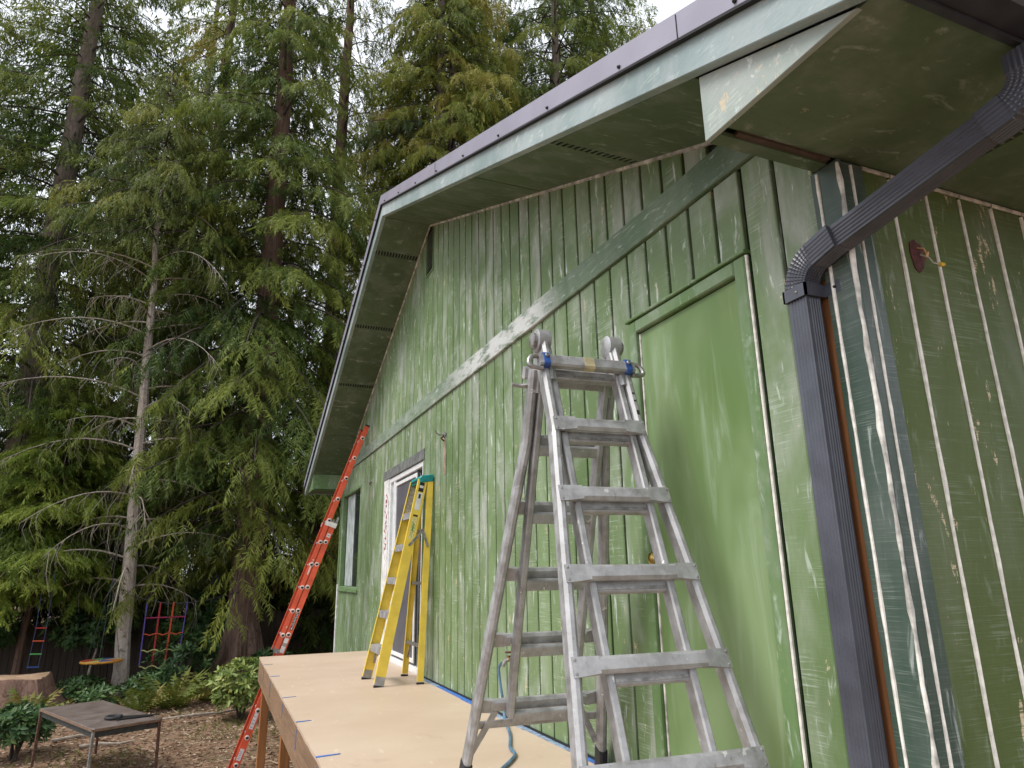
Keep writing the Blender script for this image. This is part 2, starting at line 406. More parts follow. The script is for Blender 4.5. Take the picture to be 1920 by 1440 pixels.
# --- sliding door
y0, y1 = 6.80, 8.665
sd = MB().prism([(y0, 2.09), (y1, 2.09), (y1, 2.205), (y0, 2.205)], fx, W-.012, W+.03, .004).build('sliding_door', plain('grey_head_trim', (.16, .17, .165), .6, var=.2, scale=9), house)
wt = MB().prism([(8.40, -.02), (y1-.005, -.02), (y1-.005, 2.088), (8.40, 2.088)], fx, W-.006, W+.03, .004).build('primed_side_trim', M_primer, sd)
rr = random.Random(4)
for k in range(11):
    z = 1.88-.062*k; y = 8.50+rr.uniform(-.03, .03)
    MB().tube([(W-.009, y+rr.uniform(-.05, .05), z+rr.uniform(-.03, .03)) for _ in range(5)], .004, 5).build('marker_scribble', M_red_ink, sd)
MB().prism([(y0, -.02), (y0+.045, -.02), (y0+.045, 2.088), (y0, 2.088)], fx, W-.004, W+.03, .003).build('side_trim', M_trim, sd)
fr = [((6.85, 2.03), (8.395, 2.085)), ((6.85, -.02), (8.395, .055)), ((6.85, .055), (6.90, 2.03)), ((8.345, .055), (8.395, 2.03)), ((8.12, .06), (8.17, 2.03))]
for (a, b) in fr: MB().prism([(a[0], a[1]), (b[0], a[1]), (b[0], b[1]), (a[0], b[1])], fx, W+.004, W+.045, .004).build('frame', M_white, sd)
MB().prism([(8.17, .055), (8.345, .055), (8.345, 2.03), (8.17, 2.03)], fx, W+.032, W+.045).build('pane', M_curtain, sd)
scr = MB().prism([(7.15, .06), (8.12, .06), (8.12, 2.03), (7.15, 2.03)], fx, W+.026, W+.040).build('screen_panel', M_screen, sd)
for (a, b) in (((8.08, .08), (8.118, 2.0)), ((7.15, .08), (7.19, 2.0)), ((7.19, .08), (8.08, .12)), ((7.19, 1.96), (8.08, 2.0))):
    MB().prism([(a[0], a[1]), (b[0], a[1]), (b[0], b[1]), (a[0], b[1])], fx, W+.012, W+.03, .003).build('screen_frame', M_white, sd)
MB().prism([(6.90, .055), (7.15, .055), (7.15, 2.03), (6.90, 2.03)], fx, W+.036, W+.046).build('pane', M_glass, sd)
# --- window
wd = MB().prism([(10.26, .77), (11.76, .77), (11.76, 2.20), (10.26, 2.20)], fx, W+.060, W+.07).build('window', M_glass, house)
for pl in ([(10.22, 2.20), (11.80, 2.20), (11.80, 2.24), (10.22, 2.24)], [(10.22, .73), (11.80, .73), (11.80, .77), (10.22, .77)], [(10.22, .77), (10.26, .77), (10.26, 2.2), (10.22, 2.2)], [(11.76, .77), (11.80, .77), (11.80, 2.2), (11.76, 2.2)]):
    MB().prism(pl, fx, W-.008, W+.075, .004).build('frame', M_trim, wd)
MB().prism([(10.19, .695), (11.83, .695), (11.83, .728), (10.19, .728)], fx, W-.03, W+.03, .004).build('sill', M_trim, wd)
for k in range(5):
    yy = 11.0+.13*k
    MB().prism([(yy, .78), (yy+.10, .78), (yy+.10, 2.19), (yy, 2.19)], fx, W+.052, W+.058).build('curtain_fold', M_curtain, wd)
# --- louvre vent under the ridge
vt = MB().prism([(6.60, 4.16), (6.87, 4.16), (6.87, 4.66), (RY, 4.715), (6.60, 4.66)], fx, W+.010, W+.0155).build('gable_vent', M_dark, house)
for k in range(13):
    z = 4.185+.038*k
    MB().prism([(W+.008, z), (W-.006, z-.014), (W-.004, z-.018), (W+.010, z-.004)], lambda a, b, d: (a, d, b), 6.605, 6.865).build('louvre', M_soffit, vt)
for a, b in ((6.585, 6.60), (6.87, 6.885)): MB().prism([(a, 4.145), (b, 4.145), (b, 4.67), (a, 4.67)], fx, W-.010, W+.012, .002).build('vent_frame', M_trim, vt)
MB().prism([(6.60, 4.145), (6.87, 4.145), (6.87, 4.16), (6.60, 4.16)], fx, W-.010, W+.012, .002).build('vent_frame', M_trim, vt)
# --- right (eave) wall, faces the camera
rw = MB().prism([(W+.02, GZ-.3), (9.0, GZ-.3), (9.0, 2.36), (W+.02, 2.36)], fy, YN+.016, YN+.16).build('eave_wall', M_backing, house)
xe = [W+.115] + [2.165+.19*k for k in range(0, 36)]
for k in range(len(xe)-1):
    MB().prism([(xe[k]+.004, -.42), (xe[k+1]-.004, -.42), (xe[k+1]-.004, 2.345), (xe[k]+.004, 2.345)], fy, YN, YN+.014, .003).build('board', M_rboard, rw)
rr = random.Random(8)
for k in range(1, 20):
    x = xe[k]
    pts = [(x+rr.uniform(-.0012, .0012), YN-.001, -.4+2.72*i/22) for i in range(23)]
    MB().tube(pts, [.0068+rr.uniform(-.0012, .0022) for _ in pts], 8).build('caulk_bead', M_caulk, rw, True)
for k in range(0, 20):
    MB().bar((xe[k]+.004, YN-.004, 2.337), (xe[k+1]-.004, YN-.004, 2.337), (0, 0, 1), .016, .012, .004).build('caulk_bead', M_caulk_rag, rw)
# --- corner boards
MB().prism([(YN-.018, -.42), (YN+.102, -.42), (YN+.102, 2.335), (YN-.018, 2.335)], fx, W-.020, W, .004).build('corner_board', M_corner, house)
MB().prism([(W-.0005, -.42), (W+.108, -.42), (W+.108, 2.335), (W-.0005, 2.335)], fy, YN-.018, YN, .004).build('corner_board', M_corner, house)
rr = random.Random(5)
def bead(p, r0, jit, mat, parent):
    x, y = p; pts = [(x+rr.uniform(-jit, jit), y+rr.uniform(-jit, jit)*.5, -.4+2.72*i/40) for i in range(41)]
    MB().tube(pts, [max(.002, r0+rr.uniform(-.18, .22)*r0*(1 if jit < .002 else 1.8)) for _ in pts], 8).build('caulk_bead', mat, parent, True)
bead((W-.021, YN+.070), .0060, .0005, M_caulk, house)
bead((W-.014, YN-.017), .0078, .0035, M_caulk_rag, house)
bead((W+.044, YN-.019), .0055, .0004, M_caulk, house)
bead((W+.110, YN-.004), .004, .001, M_caulk_rag, house)
MB().prism([(YN+.105, -.42), (YN+.165, -.42), (YN+.165, 1.93), (YN+.105, 1.93)], fx, W-.010, W+.001, .004).build('bare_wood_strip', M_barewood, house)
MB().prism([(YF-.045, .80), (YF+.018, .80), (YF+.018, 2.335), (YF-.045, 2.335)], fx, W-.016, W-.001, .004).build('corner_board', M_trim, house)
MB().prism([(YF-.045, -.42), (YF+.018, -.42), (YF+.018, .80), (YF-.045, .80)], fx, W-.016, W-.001, .004).build('corner_board', M_primer, house)
# other walls and foundation so that the house is a closed body
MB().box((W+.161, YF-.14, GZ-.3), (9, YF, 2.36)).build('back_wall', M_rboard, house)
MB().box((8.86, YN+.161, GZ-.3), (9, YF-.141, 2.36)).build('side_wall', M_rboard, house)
MB().box((W-.004, YN-.004, GZ-.3), (W+.015, YF+.004, -.425)).build('foundation', M_concrete, house)
# --- roof
XR0, XR1 = 1.352, 9.4
OV = .62
for sg in (1, -1):
    yt, ye = RY, (YN-OV if sg == 1 else YF+OV)
    pl = [(yt, s_(yt)+.135), (ye, s_(ye)+.135), (ye, s_(ye)+.235), (yt, s_(yt)+.235)]
    if sg == -1: pl = pl[::-1]
    MB().prism(pl, fx, XR0+.045, XR1).build('roof_slope', M_roof, house)
    # rake fascia
    MB().prism([(yt, s_(yt)+.002), (ye, s_(ye)+.002), (ye, s_(ye)+.136), (yt, s_(yt)+.136)], fx, XR0, XR0+.040, .003).build('rake_fascia', M_fascia, house)
    mt = MB().prism([(yt, s_(yt)+.142), (ye-.03*sg, s_(ye-.03*sg)+.142), (ye-.03*sg, s_(ye-.03*sg)+.256), (yt, s_(yt)+.256)], fx, XR0-.022, XR0+.044, .003).build('rake_metal', M_purple, house)
    MB().bar((XR0-.012, yt, s_(yt)+.137), (XR0-.012, ye, s_(ye)+.137), (1, 0, 0), .022, .008).build('reveal_shade', M_dark, mt)  # near-black bar painting the shade of the reveal under the metal
    for k in range(9):
        y = yt + (ye-yt)*(k+.35)/9; zc = s_(y)+.162
        MB().lathe([(.008, 0), (.008, .006), (.003, .012)], (XR0-.022, y, zc), (-1, 0, 0), 8).build('screw', M_rubber, mt)
    if sg == 1:
        for y in (1.585, 4.6): MB().box((XR0-.0245, y-.0018, s_(y)+.135), (XR0-.0215, y+.0018, s_(y)+.245)).build('metal_lap', M_dark, mt)
    # rake soffit panels and the strips between them
    seams = [1.585, 2.68, 3.845, 5.03, 6.18, RY] if sg == 1 else [RY, 7.22, 8.404, 9.564, 10.773, 11.90]
    vents = {2.68} if sg == 1 else {7.22, 8.404, 9.564}
    for a, b in zip(seams[:-1], seams[1:]):
        ga = .034 if a in vents else .007; gb = .034 if b in vents else .007
        a2, b2 = a+ga, b-gb
        MB().prism([(a2, s_(a2)), (b2, s_(b2)), (b2, s_(b2)+.012), (a2, s_(a2)+.012)], fx, XR0+.041, W+.01).build('soffit_panel', M_soffit, house)
    for v in seams[1:-1]:
        g = .034 if v in vents else .0075
        vs2 = MB().prism([(v-g, s_(v-g)+.010), (v+g, s_(v+g)+.010), (v+g, s_(v+g)+.020), (v-g, s_(v-g)+.020)], fx, XR0+.041, W+.012).build('soffit_vent' if v in vents else 'soffit_seam', M_dark, house)
        if v in vents:
            x = XR0+.055
            while x < W-.01:
                MB().prism([(v-.033, s_(v-.033)+.000), (v+.033, s_(v+.033)+.000), (v+.033, s_(v+.033)+.006), (v-.033, s_(v-.033)+.006)], fx, x, x+.013).build('vent_bar', M_soffit, vs2)
                x += .034
# ridge joint strip
MB().bar((XR0+.041, RY, RZ-.004), (W, RY, RZ-.004), (0, 1, 0), .02, .006).build('soffit_seam', M_soffit, house)
# --- boxed eaves (near and far)
for sg in (1, -1):
    yw = YN if sg == 1 else YF; ye = yw-sg*OV; yb = yw+sg*.075; zb = 2.35
    ytip = RY - sg*(RZ-zb)/SL
    # return ("pork chop") face, set just behind the fascia
    pl = [(yb, zb-.014), (ye+sg*.085, zb-.014), (ytip+sg*.02, s_(ytip)+.004), (yb, s_(yb)-.002)]
    MB().prism(pl, fx, XR0+.043, XR0+.062, .002).build('eave_return', M_pork if sg == 1 else M_trim, house)
    MB().prism([(XR0+.063, zb-.012), (W, zb-.012), (W, s_(yb)), (XR0+.063, s_(yb))], fy, yb-sg*.012, yb).build('return_back', M_trim, house)
    xs = [XR0+.043, 2.365-.024] if sg == 1 else [XR0+.064, 9.0]
    MB().box((xs[0] if sg == -1 else XR0+.064, min(ye+sg*.022, yw), zb), (xs[1], max(ye+sg*.022, yw), zb+.012)).build('eave_soffit_panel', M_soffit, house)
    if sg == 1:
        MB().box((2.365+.024, ye+.022, zb), (9.0, yw, zb+.012)).build('eave_soffit_panel', M_soffit, house)
        ev = MB().box((2.365-.026, ye+.022, zb+.0125), (2.365+.026, yw+.002, zb+.02)).build('eave_vent', M_dark, house)
        y = ye+.03
        while y < yw: MB().box((2.365-.025, y, zb+.002), (2.365+.025, y+.008, zb+.008)).build('vent_bar', M_soffit, ev); y += .034
        MB().bar((XR0+.12, yw+.010, zb-.004), (W-.025, yw+.010, zb-.004), (0, 1, 0), .022, .012).build('gap_strip', plain('dark_gap_wood', (.075, .048, .032), .8), house)
    MB().box((XR0+.064, min(yw+sg*.022, yb), zb-.016), (W-.021, max(yw+sg*.022, yb), zb)).build('return_trim', M_soffit if sg == 1 else M_trim, house)
    MB().box((XR0+.041, min(ye, ye+sg*.02), zb-.02), (9.2, max(ye, ye+sg*.02), s_(ye)+.13)).build('eave_fascia', M_gutter if sg == 1 else M_fascia, house)
# --- gutter along the near eave
ye = YN-OV
gp = [(ye-.001, 2.345), (ye-.075, 2.345), (ye-.105, 2.375), (ye-.105, 2.41), (ye-.125, 2.43), (ye-.125, 2.465), (ye-.001, 2.465)]
gut = MB().prism(gp, fx, XR0+.01, 9.2, 0).build('gutter', M_gutter, house)
# --- downspout: ribbed rectangular pipe swept along a path in the Y-Z plane
def ribbed(wx, wy, ribs=6, d=.003):
    pr = []
    def side(p, q, nrm):
        for i in range(ribs*4):
            t = i/(ribs*4); inn = d if (i % 4 in (1, 2) and .12 < t < .9) else 0
            pr.append((p[0]+(q[0]-p[0])*t-nrm[0]*inn, p[1]+(q[1]-p[1])*t-nrm[1]*inn))
    a, b = wx/2, wy/2
    side((-a, -b), (a, -b), (0, -1)); side((a, -b), (a, b), (1, 0)); side((a, b), (-a, b), (0, 1)); side((-a, b), (-a, -b), (-1, 0))
    return pr
def sweep(path, prof, scales=None):
    mb = MB(); n = len(prof); vs_ = []
    for i, p in enumerate(path):
        p = Vector(p); t = (Vector(path[min(i+1, len(path)-1)])-Vector(path[max(i-1, 0)])).normalized()
        u = Vector((1, 0, 0)); u = (u-t*u.dot(t)).normalized(); v = u.cross(t)*-1; s = scales[i] if scales else 1
        vs_ += [p+(u*a+v*b)*s for a, b in prof]
    fs = [(i*n+j, i*n+(j+1) % n, (i+1)*n+(j+1) % n, (i+1)*n+j) for i in range(len(path)-1) for j in range(n)]
    fs += [tuple(range(n)), tuple(range((len(path)-1)*n, len(path)*n))]
    return mb.add(vs_, fs)
PX, PY = 1.838, 1.660
prof = ribbed(.068, .082)
ds = sweep([(PX, PY, -1.2), (PX, PY, 1.905)], prof).build('downspout', M_spout, house)
def arc(c0, d0, d1, rad, n):
    """arc leaving point c0 along unit d0, ending along d1 (both in the Y-Z plane)"""
    a0 = math.atan2(d0[1], d0[0]); a1 = math.atan2(d1[1], d1[0]); da = (a1-a0+math.pi) % (2*math.pi)-math.pi
    sgn = 1 if da > 0 else -1; cx = c0[1]+rad*math.cos(a0+sgn*math.pi/2); cz = c0[2]+rad*math.sin(a0+sgn*math.pi/2)
    o = []
    for i in range(n+1):
        a = a0+da*i/n-sgn*math.pi/2; o.append((c0[0], cx+rad*math.cos(a), cz+rad*math.sin(a)))
    return o
P_END = Vector((1.925, .925, 2.165))
dg = Vector((0, -.965, .262)).normalized()
e1 = arc((PX, PY, 1.895), (0, 1), (dg.y, dg.z), .105, 36)
sc1 = [1.07 if i % 3 == 0 else 1.01 for i in range(len(e1))]
ext = [tuple(Vector(e1[-1])+dg*t) for t in (.02, .10)]
sweep(e1+ext, ribbed(.072, .086, 6, .002), sc1+[1.04, 1.04]).build('elbow', M_spout, ds)
dg = (P_END-Vector(e1[-1])).normalized(); p_end = P_END
sweep([tuple(Vector(e1[-1])+dg*.06), tuple(p_end)], prof).build('offset_pipe', M_spout, ds)
e2 = arc(tuple(p_end-dg*.02), (dg.y, dg.z), (0, 1), .09, 30)
sweep([tuple(p_end-dg*.09)]+e2+[(e2[-1][0], e2[-1][1], e2[-1][2]+.06)], ribbed(.072, .086, 6, .002), [1.04]+[1.07 if i % 3 == 0 else 1.01 for i in range(len(e2))]+[1.03]).build('elbow', M_spout, ds)
strap = MB(); BZ = 1.858
for a, b in (((PX-.044, PY-.052, BZ), (PX-.036, PY+.052, BZ+.045)), ((PX-.044, PY-.052, BZ), (PX+.05, PY-.044, BZ+.045)), ((PX+.046, PY-.118, BZ), (PX+.050, PY-.044, BZ+.045)), ((PX-.044, PY+.044, BZ), (PX+.05, PY+.052, BZ+.045))): strap.box(a, b)
st = strap.build('bracket', M_spout, ds)
MB().lathe([(.006, 0), (.006, .004), (.003, .007)], (PX+.046, PY-.095, BZ+.022), (-1, 0, 0), 8).build('screw', M_rubber, st)
MB().lathe([(.005, 0), (.005, .003), (.002, .005)], (PX-.044, PY-.01, BZ+.022), (-1, 0, 0), 8).build('screw', M_alum2, st)
# --- old lamp mount with loose wires on the eave wall
rr = random.Random(3)
lp = MB(); c0 = Vector((2.243, YN-.003, 2.03)); ring = []
for i in range(26):
    a = 2*math.pi*i/26; q = 1+rr.uniform(-.07, .07)+.08*math.sin(3*a+1); ring.append((c0.x+.036*q*math.cos(a), c0.z+.062*q*math.sin(a)))
n = len(ring); vv = [(x, YN-.004, z) for x, z in ring]+[(x, YN+.002, z) for x, z in ring]+[(c0.x, YN-.012, c0.z)]
lp.add(vv, [(i, (i+1) % n, n+(i+1) % n, n+i) for i in range(n)]+[((i+1) % n, i, 2*n) for i in range(n)])
eb = lp.build('lamp_mount', M_maroon, house)
MB().tube([(2.236, YN-.01, 2.055), (2.243, YN-.03, 2.045), (2.250, YN-.032, 2.025), (2.244, YN-.028, 2.01)], .0035, 6).build('wire', M_copper, eb, True)
MB().tube([(2.252, YN-.012, 2.035), (2.256, YN-.035, 2.03), (2.250, YN-.03, 2.005)], .0035, 6).build('wire', M_copper, eb, True)
MB().tube([(2.245, YN-.012, 2.03), (2.248, YN-.04, 2.005), (2.256, YN-.045, 1.985), (2.292, YN-.045, 1.985)], .0028, 6).build('wire', M_wire, eb, True)
MB().lathe([(.006, 0), (.0085, .003), (.0075, .022), (.004, .026)], (2.290, YN-.045, 1.985), (1, 0, .12), 10).build('wire_connector', M_connector, eb, True)
# --- hooks, spigot
for (y, z, s, drop) in ((6.10, 2.215, 1.0, .32), (9.49, 2.19, .8, .2)):
    hk = MB().lathe([(.030*s, 0), (.030*s, .008), (.018*s, .012)], (W, y, z), (-1, 0, 0), 14).build('wall_hook', M_alum2, house, True)
    MB().tube([(W-.01, y, z), (W-.06*s, y, z-.005), (W-.085*s, y, z+.012), (W-.10*s, y, z+.04)], .007*s, 6).build('hook_arm', M_alum2, hk, True)
    MB().tube([(W-.01, y, z-.01), (W-.04*s, y, z-.035*s), (W-.012, y, z-.06*s)], .009*s, 6).build('hook_loop', M_maroon, hk, True)
    MB().prism([(y-.030*s, z-.05-drop), (y+.035*s, z-.05-drop), (y+.02*s, z-.03), (y-.02*s, z-.03)], fx, W-.003, W+.001).build('bare_streak', plain('bare_pinkish_wood', (.36, .26, .19), .7, var=.25, scale=25), hk)
sp = MB().lathe([(.032, 0), (.032, .006), (.016, .01), (.014, .05), (.02, .055), (.02, .075)], (W, 4.43, .40), (-1, 0, 0), 12).build('spigot', M_brass, house, True)
MB().tube([(W-.06, 4.43, .40), (W-.085, 4.45, .385), (W-.095, 4.47, .355)], .013, 8).build('spout', M_alum2, sp, True)
MB().lathe([(.03, 0), (.03, .008)], (W-.065, 4.43, .435), (0, 0, 1), 10).build('tap_handle', M_maroon, sp, True)

# ------------------------------------------------------------------ hose
def smooth_path(pts, n=8):
    pts = [Vector(p) for p in pts]; o = []
    for i in range(len(pts)-1):
        p0, p1, p2, p3 = pts[max(i-1, 0)], pts[i], pts[i+1], pts[min(i+2, len(pts)-1)]
        for k in range(n):
            t = k/n; o.append(.5*((2*p1)+(p2-p0)*t+(2*p0-5*p1+4*p2-p3)*t*t+(3*p1-p0-3*p2+p3)*t**3))
    return o+[pts[-1]]
hose = MB().tube(smooth_path([(1.80, 4.47, .37), (1.80, 4.52, .32), (1.815, 4.50, .15), (1.80, 4.42, .035), (1.72, 4.15, .012), (1.60, 3.86, .012), (1.56, 3.70, .012), (1.43, 3.52, .012), (1.27, 3.35, .012), (1.0, 3.2, .012), (.8, 2.8, .012)]), .0095, 8).build('hose', M_hose, None, True)
tag(hose, 'blue grey hose running from the wall spigot down onto the tan deck', 'hose')

# ------------------------------------------------------------------ deck
DX0, DX1, DY0, DY1 = .60, W-.006, .75, 9.38
deck = thing('deck', ((DX0+DX1)/2, 5, GZ), 'raised deck with smooth tan surface, brown rim board and blue tape marks', 'deck')
mb = MB(); rr = random.Random(12)
# surface sheet with a slightly ragged outer edge
ny = 120; top = []; bot = []
for i in range(ny+1):
    y = DY0+(DY1-DY0)*i/ny; top.append(DX0-.004+rr.uniform(-.0025, .0025))
vv = []
for i in range(ny+1):
    y = DY0+(DY1-DY0)*i/ny; vv += [(top[i], y, 0), (DX1, y, 0), (DX1, y, -.02), (top[i], y, -.02)]
ff = []
for i in range(ny):
    a, b = 4*i, 4*(i+1); ff += [(a, a+1, b+1, b), (a+3, b+3, b+2, a+2), (a, b, b+3, a+3), (a+1, a+2, b+2, b+1)]
ff += [(0, 3, 2, 1), (4*ny, 4*ny+1, 4*ny+2, 4*ny+3)]
mb.add(vv, ff).build('surface', M_deck, deck)
MB().box((DX0, DY0, -.27), (DX0+.04, DY1-.002, -.021)).build('rim_board', M_rim, deck)
MB().box((DX0+.041, DY1-.042, -.27), (DX1-.02, DY1-.002, -.021)).build('rim_board', M_rim, deck)
MB().box((DX0+.041, DY0, -.27), (DX1-.02, DY0+.04, -.021)).build('rim_board', M_rim, deck)
for k in range(17):
    y = 1.15+.5*k
    MB().box((DX0+.042, y, -.2), (DX1-.02, y+.04, -.0215)).build('joist', M_deckpost, deck)
for (x, y) in ((.642, 9.20), (.70, 7.25), (.642, 5.0), (.642, 2.6), (1.72, 9.2), (1.72, 7.25), (1.72, 5.0), (1.72, 2.6)):
    MB().bar((x+.045, y, gz(x, y)-.1), (x+.045, y, -.205), (1, 0, 0), .089, .12, .004).build('post', M_deckpost, deck)
rr = random.Random(2)
for (y, l, wd_) in ((8.52, .085, .012), (7.53, .08, .012), (6.21, .10, .013), (5.18, .095, .022), (4.18, .125, .026), (3.1, .11, .024), (2.1, .1, .024)):
    tp = MB().prism([(DX0-.006, y-wd_/2), (DX0+l, y-wd_*.1+rr.uniform(-.01, .02)), (DX0+l+.004, y+wd_*.3+.012), (DX0-.006, y+wd_/2)], lambda a, b, d: (a, b, d), .0035, .0005).build('tape_strip', M_tape, deck)
    MB().prism([(y-wd_*.8, -.045), (y+wd_*.5, -.05), (y+wd_*.3, -.16+rr.uniform(-.03, .03)), (y-wd_*.4, -.15)], fx, DX0-.003, DX0-.0005).build('tape_strip', M_tape, deck)
# masking tape and film along the foot of the wall
y = DY0; k = 0
while y < 6.72:
    l = rr.uniform(.35, .8); yb_ = min(y+l, 6.74); wv = rr.uniform(.028, .042)
    MB().prism([(DX1-wv, y+.002), (DX1-.001, y+.002), (DX1-.001, yb_), (DX1-wv*rr.uniform(.8, 1.15), yb_)], lambda a, b, d: (a, b, d), .0045, .001).build('tape_strip', M_tape if rr.random() < .6 or y < 3.6 else M_film, deck)
    MB().prism([(y+.002, .004), (yb_, .004), (yb_, .018), (y+.002, .018)], fx, W-.0058, W-.003).build('film_edge', M_dark, deck)
    y = yb_
MB().prism([(DX1-.05, 8.70), (DX1, 8.70), (DX1, 8.98), (DX1-.06, 8.95)], lambda a, b, d: (a, b, d), .03, .001).build('tape_strip', M_tape, deck)

# ------------------------------------------------------------------ aluminium folding ladder
def rotbuild(M):
    """wrap MB.build so that local coordinates are carried by M"""
    def go(mb, name, mat, parent, smooth=False):
        mb.v = [tuple(M @ Vector(v)) for v in mb.v]; return mb.build(name, mat, parent, smooth)
    return go
AL = Matrix.Translation((1.455, 2.635, 0)) @ Matrix.Rotation(R(-4.2), 4, 'Z')
ab = rotbuild(AL)
al = thing('folding_ladder', (1.455, 2.635, 0), 'silver aluminium multi-position ladder standing as an A-frame on the deck', 'ladder')
HZ = 1.965; SP = .695
for sg in (-1, 1):                       # -1 front half (towards the camera side), +1 rear half
    def P(x, z, off=0.0): return Vector((x, sg*(SP*(1-z/HZ))+sg*off, z))
    fwd = Vector((0, sg*HZ, SP)).normalized()          # outward normal of this half
    for sx in (-1, 1):
        # outer flared rail: upper straight run then outward flare
        xo = .198
        pts = [P(sx*.352, .03, .012), P(sx*(xo+.012), 1.42, .012), P(sx*xo, 1.52, .012), P(sx*xo, HZ-.13, .012)]
        mb = MB()
        for a, b in zip(pts[:-1], pts[1:]): mb.bar(a, b+(b-a).normalized()*.006, fwd, .070, .038, .012)
        rail = ab(mb, 'outer_rail', M_alum, al)
        ab(MB().bar(pts[0]-(pts[1]-pts[0]).normalized()*.035, pts[0]+(pts[1]-pts[0]).normalized()*.075, fwd, .080, .042, .010), 'rubber_foot', M_rubber, rail)
        # inner straight rail
        xi = .160
        mb = MB().bar(P(sx*xi, .30, -.004), P(sx*xi, HZ-.03, -.004), fwd, .060, .030, .006)
        ir = ab(mb, 'inner_rail', M_alum, al)
        if sg == -1:
            # sticker on the front rail, near the top
            if sx == 1:
                for z, h_, mt in ((1.64, .075, M_sticker), (1.70, .010, M_ink), (1.665, .008, M_ink), (1.60, .022, M_ink)): ab(MB().bar(P(.198, z, .0475+(.001 if mt is M_ink else 0)), P(.198, z+h_, .0475+(.001 if mt is M_ink else 0)), fwd, .002, .013), 'sticker', mt, ir)
    # rungs: outer set with flattened, riveted ends; inner set behind
    for k in range(6):
        z = .345+.298*k
        if k < 5:
            half = .198 + max(0, (1.42-z))/1.39*.147 + (.012 if z < 1.42 else 0)
            o = .052
            mb = MB(); a = P(-half+.075, z, o-.012); b = P(half-.075, z, o-.012)
            mb.bar(a, b, fwd, .036, .058, .012)
            rg = None
            rg = ab(mb, 'rung', M_alum, al)
            for sx in (-1, 1):
                q0 = P(sx*(half-.085), z, o-.012); q1 = P(sx*(half-.035), z, o-.004); q2 = P(sx*(half+.012), z, o-.002)
                upv = Vector((0, 0, 1)); upv = (upv-fwd*upv.dot(fwd)).normalized()
                vv = []
                for q, h, d in ((q0, .028, .018), (q1, .031, .009), (q2, .033, .003)):
                    vv += [q-upv*h-fwd*d, q-upv*h+fwd*d, q+upv*h+fwd*d, q+upv*h-fwd*d]
                ff = [(i*4+j, i*4+(j+1) % 4, (i+1)*4+(j+1) % 4, (i+1)*4+j) for i in range(2) for j in range(4)]+[(3, 2, 1, 0), (8, 9, 10, 11)]
                ab(MB().add(vv, ff), 'rung_end_plate', M_alum, rg)
                for dz in (-.022, .022):
                    ab(MB().lathe([(.006, 0), (.005, .003), (.002, .004)], q2+upv*dz+fwd*.003-Vector((sx*.010, 0, 0)), fwd, 8), 'rivet', M_alum2, rg)
        zi = z-.050
        ab(MB().bar(P(-.150, zi, -.010), P(.150, zi, -.010), fwd, .034, .050, .005), 'inner_rung', M_alum, al)
        ab(MB().bar(P(-.150, zi-.004, .009), P(.150, zi-.004, .009), fwd, .006, .012), 'rung_groove', M_alum2, al)
    # top bar with lock collars (both halves)
    zt = HZ-.13
    tb = ab(MB().bar(P(-.23, zt, .050), P(.23, zt, .050), fwd, .040, .058, .008), 'top_bar', M_alum, al)
    if sg == -1:
        for sx in (-1, 1):
            ab(MB().bar(P(sx*.185, zt, .050), P(sx*.212, zt, .050), fwd, .052, .074, .010), 'lock_collar', M_bluelock, tb)
            ab(MB().lathe([(.010, 0), (.010, .005), (.006, .008)], P(sx*.198, zt+.02, .077), fwd, 10), 'lock_button', M_alum2, tb)
            ab(MB().tube(smooth_path([P(sx*.21, zt+.022, .05), P(sx*.255, zt+.020, .05), P(sx*.275, zt-.005, .05), P(sx*.270, zt-.030, .05), P(sx*.215, zt-.038, .05)], 5), .011, 8), 'lock_handle', M_alum2, tb, True)
        ab(MB().bar(P(-.02, zt, .0505), P(.03, zt, .0505), fwd, .042, .060, .008), 'sticker', plain('yellowed_sticker', (.48, .42, .26), .5), tb)
    else:
        ab(MB().tube(smooth_path([P(-.20, zt-.06, .02), P(-.25, zt-.065, .03), P(-.29, zt-.06, .03)], 5), .010, 8), 'lock_handle', M_alum2, tb, True)
    # base braces
    for sx in (-1, 1):
        ab(MB().bar(P(sx*.215, .315, .045), P(sx*.322, .13, .035), fwd, .006, .030), 'brace', M_alum, al)
    ab(MB().bar(P(-.33, .255, .052), P(.33, .255, .052), fwd, .010, .038, .003), 'base_bar', M_alum, al)
    for sx in (-1, 1): ab(MB().lathe([(.010, 0), (.008, .005), (.003, .007)], P(sx*.312, .255, .057), fwd, 8), 'rivet', M_alum2, al)
for sx in (-1, 1):                      # hinges
    hx = sx*.175; hg = ab(MB().lathe([(.046, -.032), (.054, -.028), (.054, .028), (.046, .032)], (hx, 0, HZ-.005), (1, 0, 0), 20), 'hinge', M_alum, al, True)
    ab(MB().lathe([(.030, -.052), (.036, -.048), (.036, -.032), (.030, -.030)] if sx < 0 else [(.030, .030), (.036, .032), (.036, .048), (.030, .052)], (hx, 0, HZ-.005), (1, 0, 0), 18), 'hinge_knob', M_alum2, hg, True)
    for s2 in (-1, 1):
        f2 = Vector((0, s2*HZ, SP)).normalized()
        ab(MB().bar((hx, s2*.004, HZ+.012), (hx, s2*.085, HZ-.225), f2, .072, .036, .012), 'hinge_arm', M_alum, hg)
        for q in range(5):
            zz = HZ-.05-.03*q; ab(MB().lathe([(.004, 0), (.004, .002)], (hx+(.006 if q % 2 else -.006), s2*(.038+.0105*q+.030), zz+.008), f2, 6), 'rivet', M_alum2, hg)

